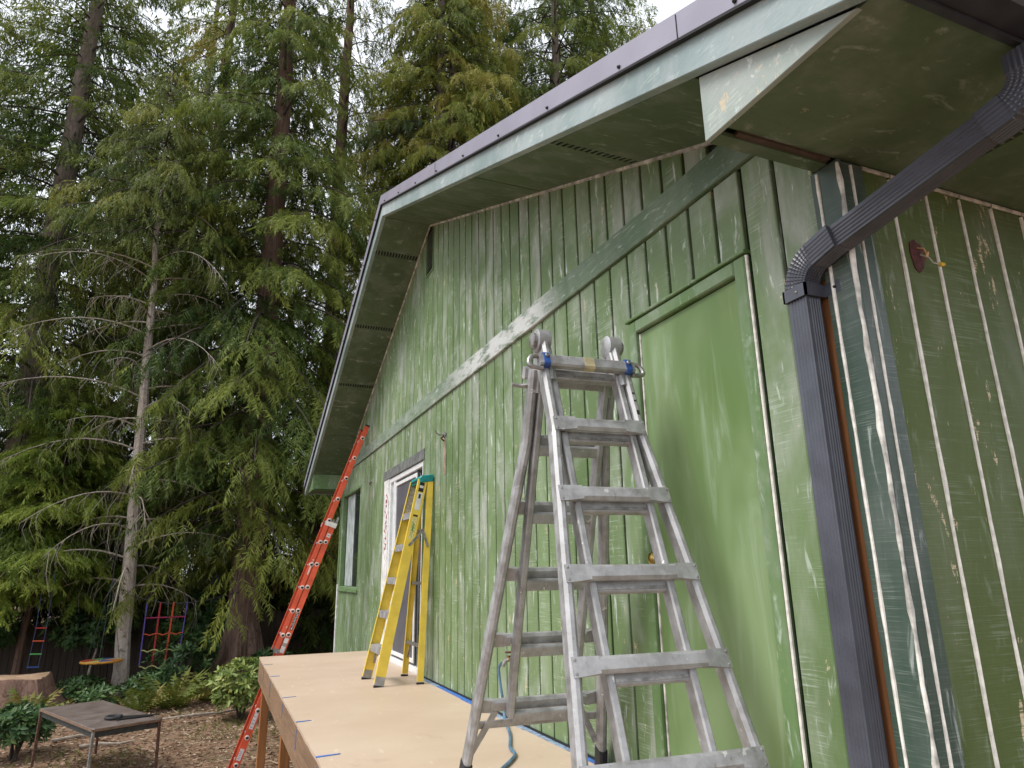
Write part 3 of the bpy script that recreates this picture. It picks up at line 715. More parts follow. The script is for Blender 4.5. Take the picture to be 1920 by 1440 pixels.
# ------------------------------------------------------------------ yellow step ladder
yl = thing('step_ladder', (1.62, 6.63, 0), 'yellow fibreglass stepladder with teal cap propped against the green wall', 'ladder')
YB, YT = (6.365, 6.905), (6.455, 6.775)      # near / far rails: foot and head
XF0, XF1, XB0, XB1, YZ = 1.405, 1.795, 1.775, 1.868, 1.83
def yr(k, t, x0, x1, z=YZ): return Vector((x0+(x1-x0)*t, YB[k]+(YT[k]-YB[k])*t, z*t))
for k in (0, 1):
    so_ = -1 if k == 0 else 1
    a, b = yr(k, .012, XF0, XF1), yr(k, 1, XF0, XF1)
    mb = MB(); dl = (b-a).normalized(); side = Vector((0, 1, 0)); fr_ = side.cross(dl).normalized()
    mb.bar(a, b, (0, 1, 0), .006, .090)                                     # web
    for s3 in (-1, 1): mb.bar(a+fr_*s3*.0425-side*so_*.012, b+fr_*s3*.0425-side*so_*.012, (0, 1, 0), .026, .005)
    rail = mb.build('front_rail', M_yellow, yl)
    MB().bar(yr(k, .0, XF0, XF1), yr(k, .045, XF0, XF1), (0, 1, 0), .014, .086, .002).build('foot_plate', M_alum, rail)
    MB().bar(yr(k, -.004, XF0, XF1), yr(k, .006, XF0, XF1), (0, 1, 0), .030, .088).build('foot_pad', M_rubber, rail)
    a, b = yr(k, .012, XB0, XB1), yr(k, 1, XB0, XB1); mb = MB(); dl = (b-a).normalized(); fr_ = side.cross(dl).normalized()
    off = Vector((0, so_*.012, 0)); a, b = a+off, b+off
    mb.bar(a, b, (0, 1, 0), .006, .056)
    for s3 in (-1, 1): mb.bar(a+fr_*s3*.0255-side*so_*.010, b+fr_*s3*.0255-side*so_*.010, (0, 1, 0), .022, .005)
    rr_ = mb.build('rear_rail', M_yellow, yl)
    MB().bar(yr(k, -.004, XB0, XB1)+off, yr(k, .008, XB0, XB1)+off, (0, 1, 0), .030, .066).build('foot_pad', M_rubber, rr_)
    # spreader
    p0 = yr(k, .66, XF0, XF1)+Vector((.0, so_*.012, 0)); p2 = yr(k, .655, XB0, XB1)+Vector((0, so_*.024, 0)); pm = (p0+p2)/2+Vector((.04, 0, .135))
    spd = MB().bar(p0, pm, (0, 1, 0), .005, .022).build('spreader', M_alum2, yl)
    MB().bar(p2, pm+Vector((0, 0, .004)), (0, 1, 0), .005, .022).build('spreader_arm', M_alum2, spd)
    for q in (p0, pm, p2): MB().lathe([(.010, -.006), (.010, .006)], q, (0, 1, 0), 10).build('rivet', M_alum2, spd)
for j in range(1, 6):
    t = .165*j; a, b = yr(0, t, XF0, XF1), yr(1, t, XF0, XF1)
    st_ = MB().box((a.x-.040, a.y+.004, a.z-.012), (a.x+.040, b.y-.004, a.z+.012)).build('step', M_alum, yl)
    MB().box((a.x-.044, a.y+.004, a.z-.050), (a.x-.0405, b.y-.004, a.z+.013)).build('step_lip', M_alum, st_)
    if j == 1:
        for k in (0, 1):
            q = (a, b)[k]; s4 = 1 if k == 0 else -1
            MB().bar((q.x, q.y+s4*.006, q.z-.16), (q.x, q.y+s4*.10, q.z-.012), (1, 0, 0), .02, .005).build('step_brace', M_alum2, st_)
for t in (.17, .47, .74):
    a, b = yr(0, t, XB0, XB1), yr(1, t, XB0, XB1)
    MB().box((a.x-.016, a.y-.006, a.z-.013), (a.x+.016, b.y+.006, a.z+.013)).build('rear_bar', M_alum2, yl)
    if t == .17:
        MB().bar((a.x, a.y+.01, a.z-.14), (a.x, a.y+.12, a.z-.01), (1, 0, 0), .018, .004).build('rear_brace', M_alum2, yl)
        MB().bar((a.x, b.y-.01, a.z-.14), (a.x, b.y-.12, a.z-.01), (1, 0, 0), .018, .004).build('rear_brace', M_alum2, yl)
cap = MB().prism([(1.755, 1.845), (1.762, 1.80), (1.893, 1.815), (1.899, 1.862), (1.885, 1.885), (1.775, 1.868)], fy, YT[0]-.022, YT[1]+.022, .006).build('top_cap', M_teal, yl)
for q in (-.1, .1): MB().box((1.80, 6.615+q-.03, 1.872), (1.83, 6.615+q+.03, 1.8795)).build('tool_slot', M_dark, cap)
MB().box((1.753, 6.50, 1.815), (1.7565, 6.72, 1.832)).build('cap_slot', M_dark, cap)
def on_rail(t0, t1, wd_, nm, mat, lift):
    a, b = yr(0, t0, XF0, XF1), yr(0, t1, XF0, XF1); o = Vector((0, -.0032-lift, 0))
    return MB().bar(a+o, b+o, (0, 1, 0), .0012, wd_).build(nm, mat, yl)
on_rail(.935, .985, .050, 'sticker', M_ink, .0); on_rail(.84, .93, .050, 'sticker', M_sticker, .0); on_rail(.69, .80, .045, 'sticker', plain('pale_yellow_sticker', (.72, .66, .30), .5, var=.25, scale=90), .0)
on_rail(.955, .968, .040, 'sticker', M_sticker, .0012); on_rail(.90, .922, .022, 'sticker', M_ink, .0012); on_rail(.805, .815, .045, 'sticker', M_ink, .0)
on_rail(.73, .77, .018, 'sticker', plain('green_ink', (.15, .28, .06), .5), .0012)
pl = MB().bar(yr(1, .845, XF0, XF1)+Vector((0, -.006, 0)), yr(1, .985, XF0, XF1)+Vector((0, -.006, 0)), (0, 1, 0), .002, .072).build('sticker', plain('grey_label', (.52, .47, .36), .6, var=.2, scale=40), yl)

# ------------------------------------------------------------------ orange extension ladder
ol = thing('extension_ladder', (.27, 9.8, GZ), 'orange fibreglass extension ladder leaning on the green wall past the deck', 'ladder')
OYn, OYf = 9.60, 9.98
A0 = Vector((.300, 0, -1.40)); D = Vector((1.535, 0, 4.435)).normalized(); NRM = Vector((D.z, 0, -D.x))   # NRM points to the wall side
LB, LF0, LF1 = 3.20, 1.50, 4.66
def oz(l, n, y): q = A0+D*l+NRM*n; return Vector((q.x, y, q.z))
for k, yv in enumerate((OYn, OYf)):
    inn = 1 if k == 0 else -1
    for nm, l0, l1, n0, wd_, dy in (('base_rail', 0, LB, .075, .082, 0), ('fly_rail', LF0, LF1, .012, .062, .0)):
        mb = MB(); y = yv+dy
        mb.bar(oz(l0, n0, y), oz(l1, n0, y), (0, 1, 0), .006, wd_)
        for s5 in (-1, 1): mb.bar(oz(l0, n0+s5*(wd_/2-.003), y+inn*.015), oz(l1, n0+s5*(wd_/2-.003), y+inn*.015), (0, 1, 0), .030, .006)
        rl = mb.build(nm, M_orange, ol)
        MB().bar(oz(l0-.004, n0, y), oz(l0+.05, n0, y), (0, 1, 0), .014, wd_+.006).build('end_cap', M_alum2, rl)
        if nm == 'fly_rail': MB().bar(oz(l1-.012, n0, y), oz(l1+.012, n0, y), (0, 1, 0), .018, wd_+.004).build('end_cap', M_rubber, rl)
        if k == 0:
            l = .22+ (.0 if nm == 'base_rail' else 1.5)
            while l < l1-.1:
                c = oz(l, n0, y-.0032)
                rg_ = MB().lathe([(.028, 0), (.028, .0035), (.023, .006)], c, (0, -1, 0), 18).build('rung_ring', M_hole, rl)
                dpts = [(.0185*math.cos(a), .0185*math.sin(a)) for a in [math.pi+math.pi*i/10 for i in range(11)]]+[(.017, .009), (-.017, .009)]
                MB().prism([(c.x+p[0], c.z+p[1]) for p in dpts], fy, c.y-.0075, c.y-.0055).build('rung_end', M_ink, rl)
                l += .305
for l in [.22+.305*i for i in range(10)]: MB().tube([oz(l, .075, OYn+.004), oz(l, .075, OYf-.004)], .016, 8).build('rung', M_alum, ol, True)
for l in [1.72+.305*i for i in range(10)]: MB().tube([oz(l, .012, OYn+.004), oz(l, .012, OYf-.004)], .016, 8).build('rung', M_alum, ol, True)
for yv in (OYn, OYf):
    s6 = -1 if yv == OYn else 1
    MB().bar(oz(LB-.03, .052, yv+s6*.007), oz(LB+.035, .052, yv+s6*.007), (0, 1, 0), .006, .155).build('guide_bracket', M_sticker, ol)
    MB().bar(oz(LB-.02, .112, yv), oz(LB+.12, .112, yv), (0, 1, 0), .012, .030).build('guide_bracket', M_alum2, ol)
    MB().bar(oz(-.02, .075, yv), oz(-.02+.06, .075, yv), (0, 1, 0), .05, .10, .006).build('foot', M_alum2, ol)
def osticker(l0, l1, n, wd_, mat, lift=0, nm='sticker'): return MB().bar(oz(l0, n, OYn-.0036-lift), oz(l1, n, OYn-.0036-lift), (0, 1, 0), .0012, wd_).build(nm, mat, ol)
for (a, b) in ((.27, .40), (.62, .86), (.97, 1.15)):
    osticker(a, b, .075, .046, M_sticker)
    for q in range(5): osticker(a+.02+q*(b-a-.04)/5, a+.02+q*(b-a-.04)/5+.006, .072, .030, plain('grey_print', (.3, .3, .33), .5), .0012)
osticker(1.52, 1.70, .075, .05, M_sticker); osticker(1.60, 1.64, .075, .05, M_alum2, .0012)
lst = osticker(1.80, 2.045, .082, .036, M_ink)
def OM(l, n, lift): 
    m = Matrix((D, -NRM, Vector((0, -1, 0)))).transposed().to_4x4(); m.translation = oz(l, n, OYn-.0050-lift); return m
text_mesh('lettering', 'LOUISVILLE', .036, M_sticker, lst, OM(1.927, .082, .0))
MB().prism([(0, -.012), (.022, 0), (0, .012)], lambda a, b, d: tuple(OM(1.812, .082, 0) @ Vector((a, b, d-.001))), 0, .0015).build('logo_mark', M_sticker, lst)
text_mesh('lettering', 'H', .032, M_sticker, ol, OM(1.82, .020, .0))
n28 = osticker(3.03, 3.08, .078, .046, M_sticker); text_mesh('lettering', '28', .030, M_ink, n28, OM(3.055, .078, .0) @ Matrix.Rotation(R(90), 4, 'Z'))
osticker(2.50, 2.62, .012, .018, M_hole); osticker(2.66, 2.672, .012, .022, M_hole); osticker(2.69, 2.702, .012, .022, M_hole)

# ------------------------------------------------------------------ plants: leaf sprays collected into one mesh per crown
def frond(kind, seed):
    """irregular spray template: axis along +x, lateral y, sag in z; a handful of narrow triangles"""
    rg = np.random.default_rng(seed); V, T = [], []
    n, lat, wdt, fw = {'cedar': (11, .33, .135, .27), 'fir': (11, .21, .11, .23), 'fern': (18, .22, .085, .08)}[kind]
    jit = .15 if kind == 'fern' else 1.0
    for i in range(n):
        u = .05+.88*(i+rg.uniform(-.4, .4)*jit)/n; s = 1 if i % 2 else -1
        w_ = lat*(1-.5*u)*(1+jit*rg.uniform(-.45, .45)); z = -.18*u*u; ww = wdt*(1+jit*rg.uniform(-.3, .3)); f = fw*(1+jit*rg.uniform(-.5, .6))
        n0 = len(V); V += [(u-ww*.5, 0, z), (u+ww*.6, s*w_*.12, z-.01), (u+f, s*w_, z-.10+jit*rg.uniform(-.16, .07))]; T.append((n0, n0+1, n0+2))
    n0 = len(V); V += [(.78, .05, -.1), (.78, -.05, -.1), (1.10, rg.uniform(-.06, .06)*jit, -.22)]; T.append((n0, n0+1, n0+2))
    return np.array(V, np.float32), np.array(T, np.int64)
def broadleaf():
    V = [(0, 0, 0), (.35, .16, .03), (.7, .13, 0), (1, 0, -.08), (.7, -.13, 0), (.35, -.16, .03), (.5, 0, -.02)]
    T = [(0, 1, 6), (1, 2, 6), (2, 3, 6), (3, 4, 6), (4, 5, 6), (5, 0, 6)]
    return np.array(V, np.float32), np.array(T, np.int64)
FR = {k: [frond(k, 100+q) for q in range(1 if k == 'fern' else 5)] for k in ('cedar', 'fir', 'fern')}; FR['leaf'] = [broadleaf()]
def leaves_obj(name, P, Dr, N, S, tint, kind, mat, parent, jit=None):
    """P,Dr,N: (n,3) base, direction, normal; S: (n,) size; tint (n,)"""
    P, Dr, N = (np.asarray(a, np.float32) for a in (P, Dr, N)); S = np.asarray(S, np.float32)
    Dr /= np.linalg.norm(Dr, axis=1, keepdims=True)+1e-9
    B = np.cross(N, Dr); B /= np.linalg.norm(B, axis=1, keepdims=True)+1e-9; N = np.cross(Dr, B)
    var = np.stack([v for v, _ in FR[kind]]); T = FR[kind][0][1]; n, m = len(P), var.shape[1]
    V = var[np.arange(n) % len(var)]
    X = P[:, None, :]+S[:, None, None]*(V[:, :, 0:1]*Dr[:, None, :]+V[:, :, 1:2]*B[:, None, :]+V[:, :, 2:3]*N[:, None, :])
    tri = (T[None]+(np.arange(n)*m)[:, None, None]).reshape(-1, 3)
    me = bpy.data.meshes.new(name); nt_ = len(tri)
    me.vertices.add(n*m); me.vertices.foreach_set('co', X.reshape(-1).astype(np.float32))
    me.loops.add(nt_*3); me.loops.foreach_set('vertex_index', tri.reshape(-1).astype(np.int32))
    me.polygons.add(nt_); me.polygons.foreach_set('loop_start', np.arange(0, nt_*3, 3, dtype=np.int32))
    me.polygons.foreach_set('loop_total', np.full(nt_, 3, np.int32)) if bpy.app.version < (4, 1) else None
    at = me.attributes.new('tint', 'FLOAT', 'POINT'); at.data.foreach_set('value', np.repeat(np.asarray(tint, np.float32), m))
    me.update(calc_edges=True); me.materials.append(mat)
    return link(bpy.data.objects.new(name, me), parent)
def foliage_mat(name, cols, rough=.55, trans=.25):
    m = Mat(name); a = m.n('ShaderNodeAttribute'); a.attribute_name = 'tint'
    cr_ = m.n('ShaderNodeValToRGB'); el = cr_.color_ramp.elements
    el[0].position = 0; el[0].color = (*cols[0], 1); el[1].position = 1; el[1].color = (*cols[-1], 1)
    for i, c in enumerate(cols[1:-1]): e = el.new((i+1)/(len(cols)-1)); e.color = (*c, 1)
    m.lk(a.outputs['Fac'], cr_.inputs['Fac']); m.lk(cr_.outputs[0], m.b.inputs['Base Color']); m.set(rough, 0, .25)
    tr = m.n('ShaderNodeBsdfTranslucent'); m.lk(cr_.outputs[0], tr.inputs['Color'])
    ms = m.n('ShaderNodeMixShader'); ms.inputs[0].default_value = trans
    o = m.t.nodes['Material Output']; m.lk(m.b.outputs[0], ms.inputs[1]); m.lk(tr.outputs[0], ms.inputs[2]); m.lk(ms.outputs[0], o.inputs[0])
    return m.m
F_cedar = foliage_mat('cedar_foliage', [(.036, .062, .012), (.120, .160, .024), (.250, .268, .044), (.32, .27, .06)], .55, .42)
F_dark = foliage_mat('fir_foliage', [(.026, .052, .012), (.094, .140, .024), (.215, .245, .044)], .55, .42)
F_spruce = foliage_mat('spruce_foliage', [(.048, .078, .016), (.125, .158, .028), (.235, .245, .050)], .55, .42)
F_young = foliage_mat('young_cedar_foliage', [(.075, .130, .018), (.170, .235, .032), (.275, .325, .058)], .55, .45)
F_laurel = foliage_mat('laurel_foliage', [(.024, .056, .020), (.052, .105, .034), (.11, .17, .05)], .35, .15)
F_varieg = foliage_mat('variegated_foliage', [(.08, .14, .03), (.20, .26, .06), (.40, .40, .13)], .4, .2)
F_fern = foliage_mat('fern_foliage', [(.07, .10, .02), (.14, .17, .03), (.24, .19, .06)])
def bark(name, a, b, sv, dark):
    m = Mat(name); g = m.noise(sv, 5, .7, 0, .8); g2 = m.noise((9, 9, 9), 4, .7, 5)
    c = m.mix(m.step(g, .3, .68), a, b); c = m.mix(m.step(g2, .56, .68, 0, .75), c, dark)
    m.col(c).set(.9, 0, .2); m.bump(g, .7, .03); return m.m
B_red = bark('cedar_bark', (.075, .048, .036), (.17, .11, .085), (16, 16, 1.2), (.04, .028, .024))
B_grey = bark('grey_bark', (.11, .088, .070), (.22, .18, .15), (14, 14, 2.5), (.05, .042, .035))
B_pale = bark('pale_spruce_bark', (.30, .255, .215), (.47, .41, .36), (14, 14, 8), (.085, .065, .05))
B_twig = plain('dead_twig', (.34, .29, .24), .9, var=.2)
B_limb = plain('limb_bark', (.060, .045, .035), .9, var=.2)
SUNK = .12
def conifer(name, x, y, H, r, z0, L, nb, label, seed, kind='cedar', fol=None, brk=None, droop=.35, rise=.15, size=.55, dens=1.0, lean=(0, 0), group=None, hang=.5, flare=1.0, fill=.2, top=1.0, dead=None, lowL=1.0, az=None, tintc=.45, pw=.5):
    rg = np.random.default_rng(seed); bz = gz(x, y)
    t_ = thing(name, (x, y, bz), label, 'tree', group)
    def tr(h): return Vector((x+lean[0]*h/H, y+lean[1]*h/H, bz+h))
    hs = [-SUNK, .15, .5, 1.2] + list(np.linspace(2.2, H, 14))
    rad = [r*flare*1.5, r*(1+.4*(flare-1))*1.18, r*1.06, r*1.0]+[max(.02, r*(1-(h-2.2)/(H-2.2))**.9) for h in hs[4:]]
    pts = [tr(h)+Vector((rg.normal(0, r*.10), rg.normal(0, r*.10), 0)) for h in hs]
    mb = MB().tube(pts, rad, 14 if r > .2 else 8)
    if flare > 1.2:
        for k in range(6):
            a = k*1.05+rg.uniform(-.3, .3); dd = Vector((math.cos(a), math.sin(a), 0))
            mb.tube([tr(1.3)+dd*r*.75, tr(.55)+dd*r*1.1, tr(.15)+dd*r*1.7, tr(-.06)+dd*r*2.6], [r*.2, r*.36, r*.36, r*.1], 8)
    mb.build('trunk', brk or B_grey, t_, True)
    P, Dr, N, S, T = [], [], [], [], []; limbs = MB()
    for i in range(nb):
        u = (i+rg.uniform(0, 1))/nb; h = z0+(H*top-z0)*u
        a = (i*2.39996+rg.uniform(-.4, .4)) if az is None else rg.uniform(*az)
        prof_ = ((1-u)**pw*.92+.08)*(1 if u > .15 else lowL+(1-lowL)*u/.15)
        Lb = L*prof_*rg.uniform(.65, 1.1)
        if Lb < .25: continue
        d = np.array([math.cos(a), math.sin(a)]); b0 = tr(min(h, H*.995))
        ts = np.linspace(0, 1, 6); e = rise*rg.uniform(.5, 1.4); dp = droop*rg.uniform(.7, 1.3)
        cv = [(b0.x+d[0]*Lb*t, b0.y+d[1]*Lb*t, b0.z+Lb*(e*t-dp*t*t+.18*dp*max(0, t-.75))) for t in ts]
        rb = min(r*.3, .012+.010*Lb)
        limbs.tube(cv, [rb*(1-.8*t) for t in ts], 4, False)
        tb = rg.normal(0, .26); ntw = max(3, int(Lb*3.4*dens*rg.uniform(.7, 1.25)))
        for k in range(ntw):
            t = fill+(1.02-fill)*((k+rg.uniform(0, 1))/ntw)**.8; t = min(t, 1.0)
            bx = np.array([np.interp(t, ts, [c[j] for c in cv]) for j in range(3)])
            tang = np.array([d[0], d[1], e-2*dp*t]); tang /= np.linalg.norm(tang)
            s = 1 if rg.random() < .5 else -1
            lat = np.array([-d[1]*s, d[0]*s, 0]); ang = rg.uniform(.5, 1.1)
            l2 = (.16+.34*(1-t))*Lb*rg.uniform(.5, 1.2)+.15; l2 = min(l2, 1.5)
            dv = tang*math.cos(ang)+lat*math.sin(ang); dv[2] -= hang*.35*rg.uniform(.2, 1.3)
            ns = max(1, int(l2/(size*.42)))
            for q in range(ns+1):
                f = (q+rg.uniform(.2, .8))/(ns+1); p = bx+dv*l2*f+np.array([0, 0, -hang*.3*l2*f*f])
                dd = dv+rg.normal(0, .35, 3); dd[2] -= hang*rg.uniform(.3, 1.8)
                nn = np.array([rg.normal(0, .45)+dd[0]*.6*hang, rg.normal(0, .45)+dd[1]*.6*hang, 1.0])
                P.append(p); Dr.append(dd); N.append(nn); S.append(size*rg.uniform(.6, 1.15)); T.append(min(1, max(0, rg.normal(tintc+tb-.15+.35*t, .13))))  # tint lightens towards the tip, putting sky-lit branch ends into the colour
        if Lb > .6:
            for q in range(2):
                P.append(np.array(cv[-1])+rg.normal(0, .05, 3)); Dr.append([d[0], d[1], -hang]); N.append([0, 0, 1]); S.append(size*rg.uniform(.7, 1.1)); T.append(min(1, max(0, rg.normal(tintc+.15, .15))))
    limbs.build('limbs', B_limb, t_, False, False)
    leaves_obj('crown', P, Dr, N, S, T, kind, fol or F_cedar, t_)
    return t_, len(P)

NS = 0
def tree(*a, **k):
    global NS
    if a[2] < 28: k['size'] = k.get('size', .55)*.76; k['dens'] = k.get('dens', 1)*1.4
    t, n = conifer(*a, **k); NS += n; return t
# nearest: pale thin spruce with dead lower branches
sp_t = tree('spruce_tree', -1.62, 17.45, 15.4, .145, 10.2, 2.6, 90, 'slender spruce with bare pale trunk and arching dead lower branches', 1, 'fir', F_spruce, B_pale, droop=.75, rise=.35, size=.42, dens=2.2, lean=(-.62, .1), hang=1.2, fill=.06, pw=.75)
rg = np.random.default_rng(77); dmb = MB(); gp, gd, gn, gs, gt_ = [], [], [], [], []
for i in range(46):
    h = 2.0+8.0*(i+rg.uniform(0, 1))/46; a = i*2.39996+rg.uniform(-.3, .3); Lb = rg.uniform(1.2, 3.1)*(1.05 if h > 5 else .85)
    # keep most of the long arms in the plane seen in the photograph: both sides of the trunk
    b0 = Vector((-1.62-.62*h/15.4, 17.45, gz(-1.62, 17.45)+h)); d = Vector((math.cos(a), math.sin(a)*.7, 0)).normalized(); dp = rg.uniform(.45, .8); e = rg.uniform(.25, .5)
    cv = [b0+d*Lb*t+Vector((0, 0, Lb*(e*t-dp*t*t))) for t in np.linspace(0, 1, 9)]
    dmb.tube(cv, [.022*(1-.85*t) for t in np.linspace(0, 1, 9)], 5, False)
    for k in range(15):
        t = rg.uniform(.1, 1); j = int(t*8); q = cv[min(j, 7)].lerp(cv[min(j, 7)+1], t*8-j if j < 8 else 1)
        l = rg.uniform(.25, .9); dx = Vector((rg.normal(0, .35), rg.normal(0, .35), -1)).normalized()
        dmb.tube([q, q+dx*l*.5+d*.08, q+dx*l], [.006, .004, .002], 3, False)
        if t > .45 and rg.random() < (.62 if h > 5.0 else .3):
            for _ in range(3):
                gp.append(np.array(q+dx*l*rg.uniform(0, .9))); gd.append([dx.x+rg.normal(0, .2)+d.x*.25, dx.y+rg.normal(0, .2), dx.z]); gn.append([d.x+rg.normal(0, .5), d.y+rg.normal(0, .5), .5]); gs.append(rg.uniform(.25, .5)); gt_.append(float(np.clip(rg.normal(.4, .22), 0, 1)))
dmb.build('dead_branches', B_twig, sp_t, False, False)
leaves_obj('hanging_foliage', gp, gd, gn, gs, gt_, 'fir', F_spruce, sp_t)
# big western red cedar by the fence
tree('cedar_tree', .72, 17.6, 31, .36, 2.7, 3.5, 185, 'large red cedar with flared fluted trunk beside the garden fence', 2, 'cedar', F_dark, B_red, droop=.62, rise=.22, size=.52, dens=1.75, lean=(-.25, 0), hang=.9, flare=1.5, fill=.03, lowL=.75, tintc=.55, top=.8)
# young bright cedar at left
tree('young_cedar', -3.80, 18.9, 7.1, .08, 1.9, 2.5, 150, 'young bright green cedar with thin reddish stem behind the cut stump', 3, 'cedar', F_young, B_red, droop=.40, rise=.30, size=.36, dens=2.6, hang=.55, fill=.08, lean=(.3, 0), pw=.7)
# tall fir at the far left
tree('fir_tree', -4.95, 21.3, 34, .40, 3.4, 4.4, 190, 'tall dark fir with thick grey trunk rising behind the young cedar', 4, 'fir', F_dark, B_grey, droop=.45, rise=.12, size=.60, dens=1.7, hang=.45, fill=.1, lean=(-.2, 0), top=.78)
# cedar with twin trunks behind the roof
tree('cedar_tree', 6.05, 20.4, 36, .30, 3.5, 4.5, 210, 'tall yellow-green cedar rising right behind the roof peak', 5, 'cedar', F_cedar, B_grey, droop=.62, rise=.25, size=.58, dens=1.5, hang=1.15, fill=.2, top=.8)
tree('cedar_tree', 6.75, 21.2, 34, .26, 10.0, 4.2, 130, 'bare lower trunked cedar close beside the tall yellow-green one behind the roof', 6, 'cedar', F_cedar, B_grey, droop=.62, rise=.25, size=.58, dens=1.3, hang=1.15, fill=.22, top=.8)
tree('cedar_tree', 2.9, 22.0, 36, .34, 5.0, 4.0, 150, 'broad drooping cedar standing between the spruce top and the roof', 7, 'cedar', F_cedar, B_red, droop=.60, rise=.28, size=.56, dens=.95, hang=1.0, fill=.2, top=.78)
tree('cedar_tree', 12.0, 22.5, 40, .36, 11.0, 5.4, 190, 'loose cedar with open crown seen above the near roof slope', 8, 'cedar', F_dark, B_grey, droop=.60, rise=.22, size=.62, dens=1.25, hang=1.0, fill=.25, tintc=.65, top=.82)
tree('cedar_tree', -1.3, 24.5, 36, .33, 4.0, 4.2, 180, 'feathery cedar standing directly behind the slender spruce', 9, 'cedar', F_cedar, B_red, droop=.55, rise=.25, size=.60, dens=1.0, hang=.8, fill=.12, tintc=.5, top=.8)
tree('cedar_tree', 9.4, 24.5, 38, .32, 9.0, 4.6, 120, 'feathery cedar standing between the paired cedars and the loose crowned one', 11, 'cedar', F_cedar, B_grey, droop=.6, rise=.25, size=.66, dens=1.0, hang=1.1, fill=.1, top=.82)
tree('cedar_tree', 15.6, 25.0, 44, .36, 16.0, 5.0, 110, 'sparse cedar top showing furthest along above the near roof edge', 12, 'cedar', F_dark, B_grey, droop=.6, rise=.22, size=.8, dens=.95, hang=1.0, fill=.2, tintc=.6, top=.85)
tree('fir_tree', -9.2, 23.0, 34, .38, 3.0, 4.4, 130, 'dark fir standing leftmost behind the fence', 10, 'fir', F_dark, B_grey, droop=.42, rise=.12, size=.66, dens=1.3, hang=.45, fill=.12, top=.75)
# dead snag by the eave
sn = thing('snag', (2.45, 20.4, gz(2.4, 20.4)), 'dead broken-topped trunk standing beside the far eave', 'tree')
MB().tube([(2.45, 20.4, -1.5), (2.42, 20.4, 1.2), (2.38, 20.4, 4.0), (2.34, 20.38, 6.1), (2.36, 20.36, 6.3)], [.24, .19, .165, .15, .06], 10).build('trunk', B_limb, sn, True)
# background wood beyond the fence
bgp = [(-13, 29), (-7.2, 31), (-2.6, 34), (1.2, 30.5), (4.6, 33), (8.8, 30), (10.6, 37), (16.5, 31), (-4.6, 41), (7, 43), (-11, 44), (1.5, 46), (21, 38)]
BGL = {0: 'dark fir far behind the fence, left of the tall grey trunk', 1: 'shaded cedar far behind the tall grey trunked fir', 2: 'distant dark fir filling the gap behind the slender spruce', 5: 'distant shaded cedar showing low between the paired cedars and the roof'}
words = ['dark fir in the wood beyond the fence', 'shaded cedar in the wood beyond the fence']
for i, (x, y) in enumerate(bgp):
    if i in (3, 4, 6, 7, 8, 9, 10, 11, 12): continue
    tree('background_conifer', x, y, 36+3*(i % 3), .36, 1.5, 5.0, 85, BGL[i], 30+i, 'fir' if i % 2 == 0 else 'cedar', F_dark, B_grey, droop=.45, rise=.15, size=1.15, dens=.95, hang=.6, fill=.1, top=.85, group='tall conifers beyond the fence', tintc=.4)
# understorey: small conifers against the fence make the dark wall of green low down
UL = ['low dark conifer past the fence below the tall grey trunk', 'low conifer past the fence behind the disc swing', 'low conifer past the fence right of the flared cedar trunk', 'low conifer past the fence behind the far house corner', 'low conifer deep in shade behind the climbing net', 'shortest conifer past the fence beside the broken snag']
for i, (x, y, h) in enumerate(((-6.0, 22.6, 6), (-2.9, 23.2, 5.5), (1.6, 22.8, 6), (4.2, 23.6, 6), (-.6, 26.5, 7), (3.4, 20.9, 3.6))):
    tree('young_conifer', x, y, h, .07, .4, 2.2, 70, UL[i], 60+i, 'cedar', F_dark, B_limb, droop=.4, rise=.2, size=.6, dens=1.6, hang=.5, fill=.08, group='understorey conifers past the fence', tintc=.3)

# ------------------------------------------------------------------ fence
M_fence = [wood('fence_wood_%s' % n, a, b, (30, 30, 2)) for n, a, b in (('dark', (.038, .027, .021), (.064, .047, .036)), ('brown', (.046, .031, .023), (.076, .053, .039)))]  # wood tones darkened to carry the shade along the trees
fence = thing('fence', (-2, 20.0, GZ), 'weathered brown board fence along the edge of the wood', 'fence')
rr = random.Random(6)
x = -11.0; k = 0
while x < 8.5:
    wb = .138; zt_ = .02+.12*math.sin(x*.2)+rr.uniform(-.02, .02)
    MB().prism([(x, gz(x, 20)-.05), (x+wb, gz(x, 20)-.05), (x+wb, zt_-.03), (x+wb-.03, zt_), (x+.03, zt_), (x, zt_-.03)], fy, 20.0+rr.uniform(-.006, .006), 20.02, .003).build('plank', M_fence[k % 2], fence)
    x += .145; k += 1
for z in (-.25, -1.0): MB().box((-11, 20.03, z), (8.5, 20.07, z+.09)).build('rail', M_fence[0], fence)
for x in range(-11, 9, 2): MB().box((x, 20.075, GZ-.2), (x+.09, 20.165, -.05)).build('post', M_fence[0], fence)

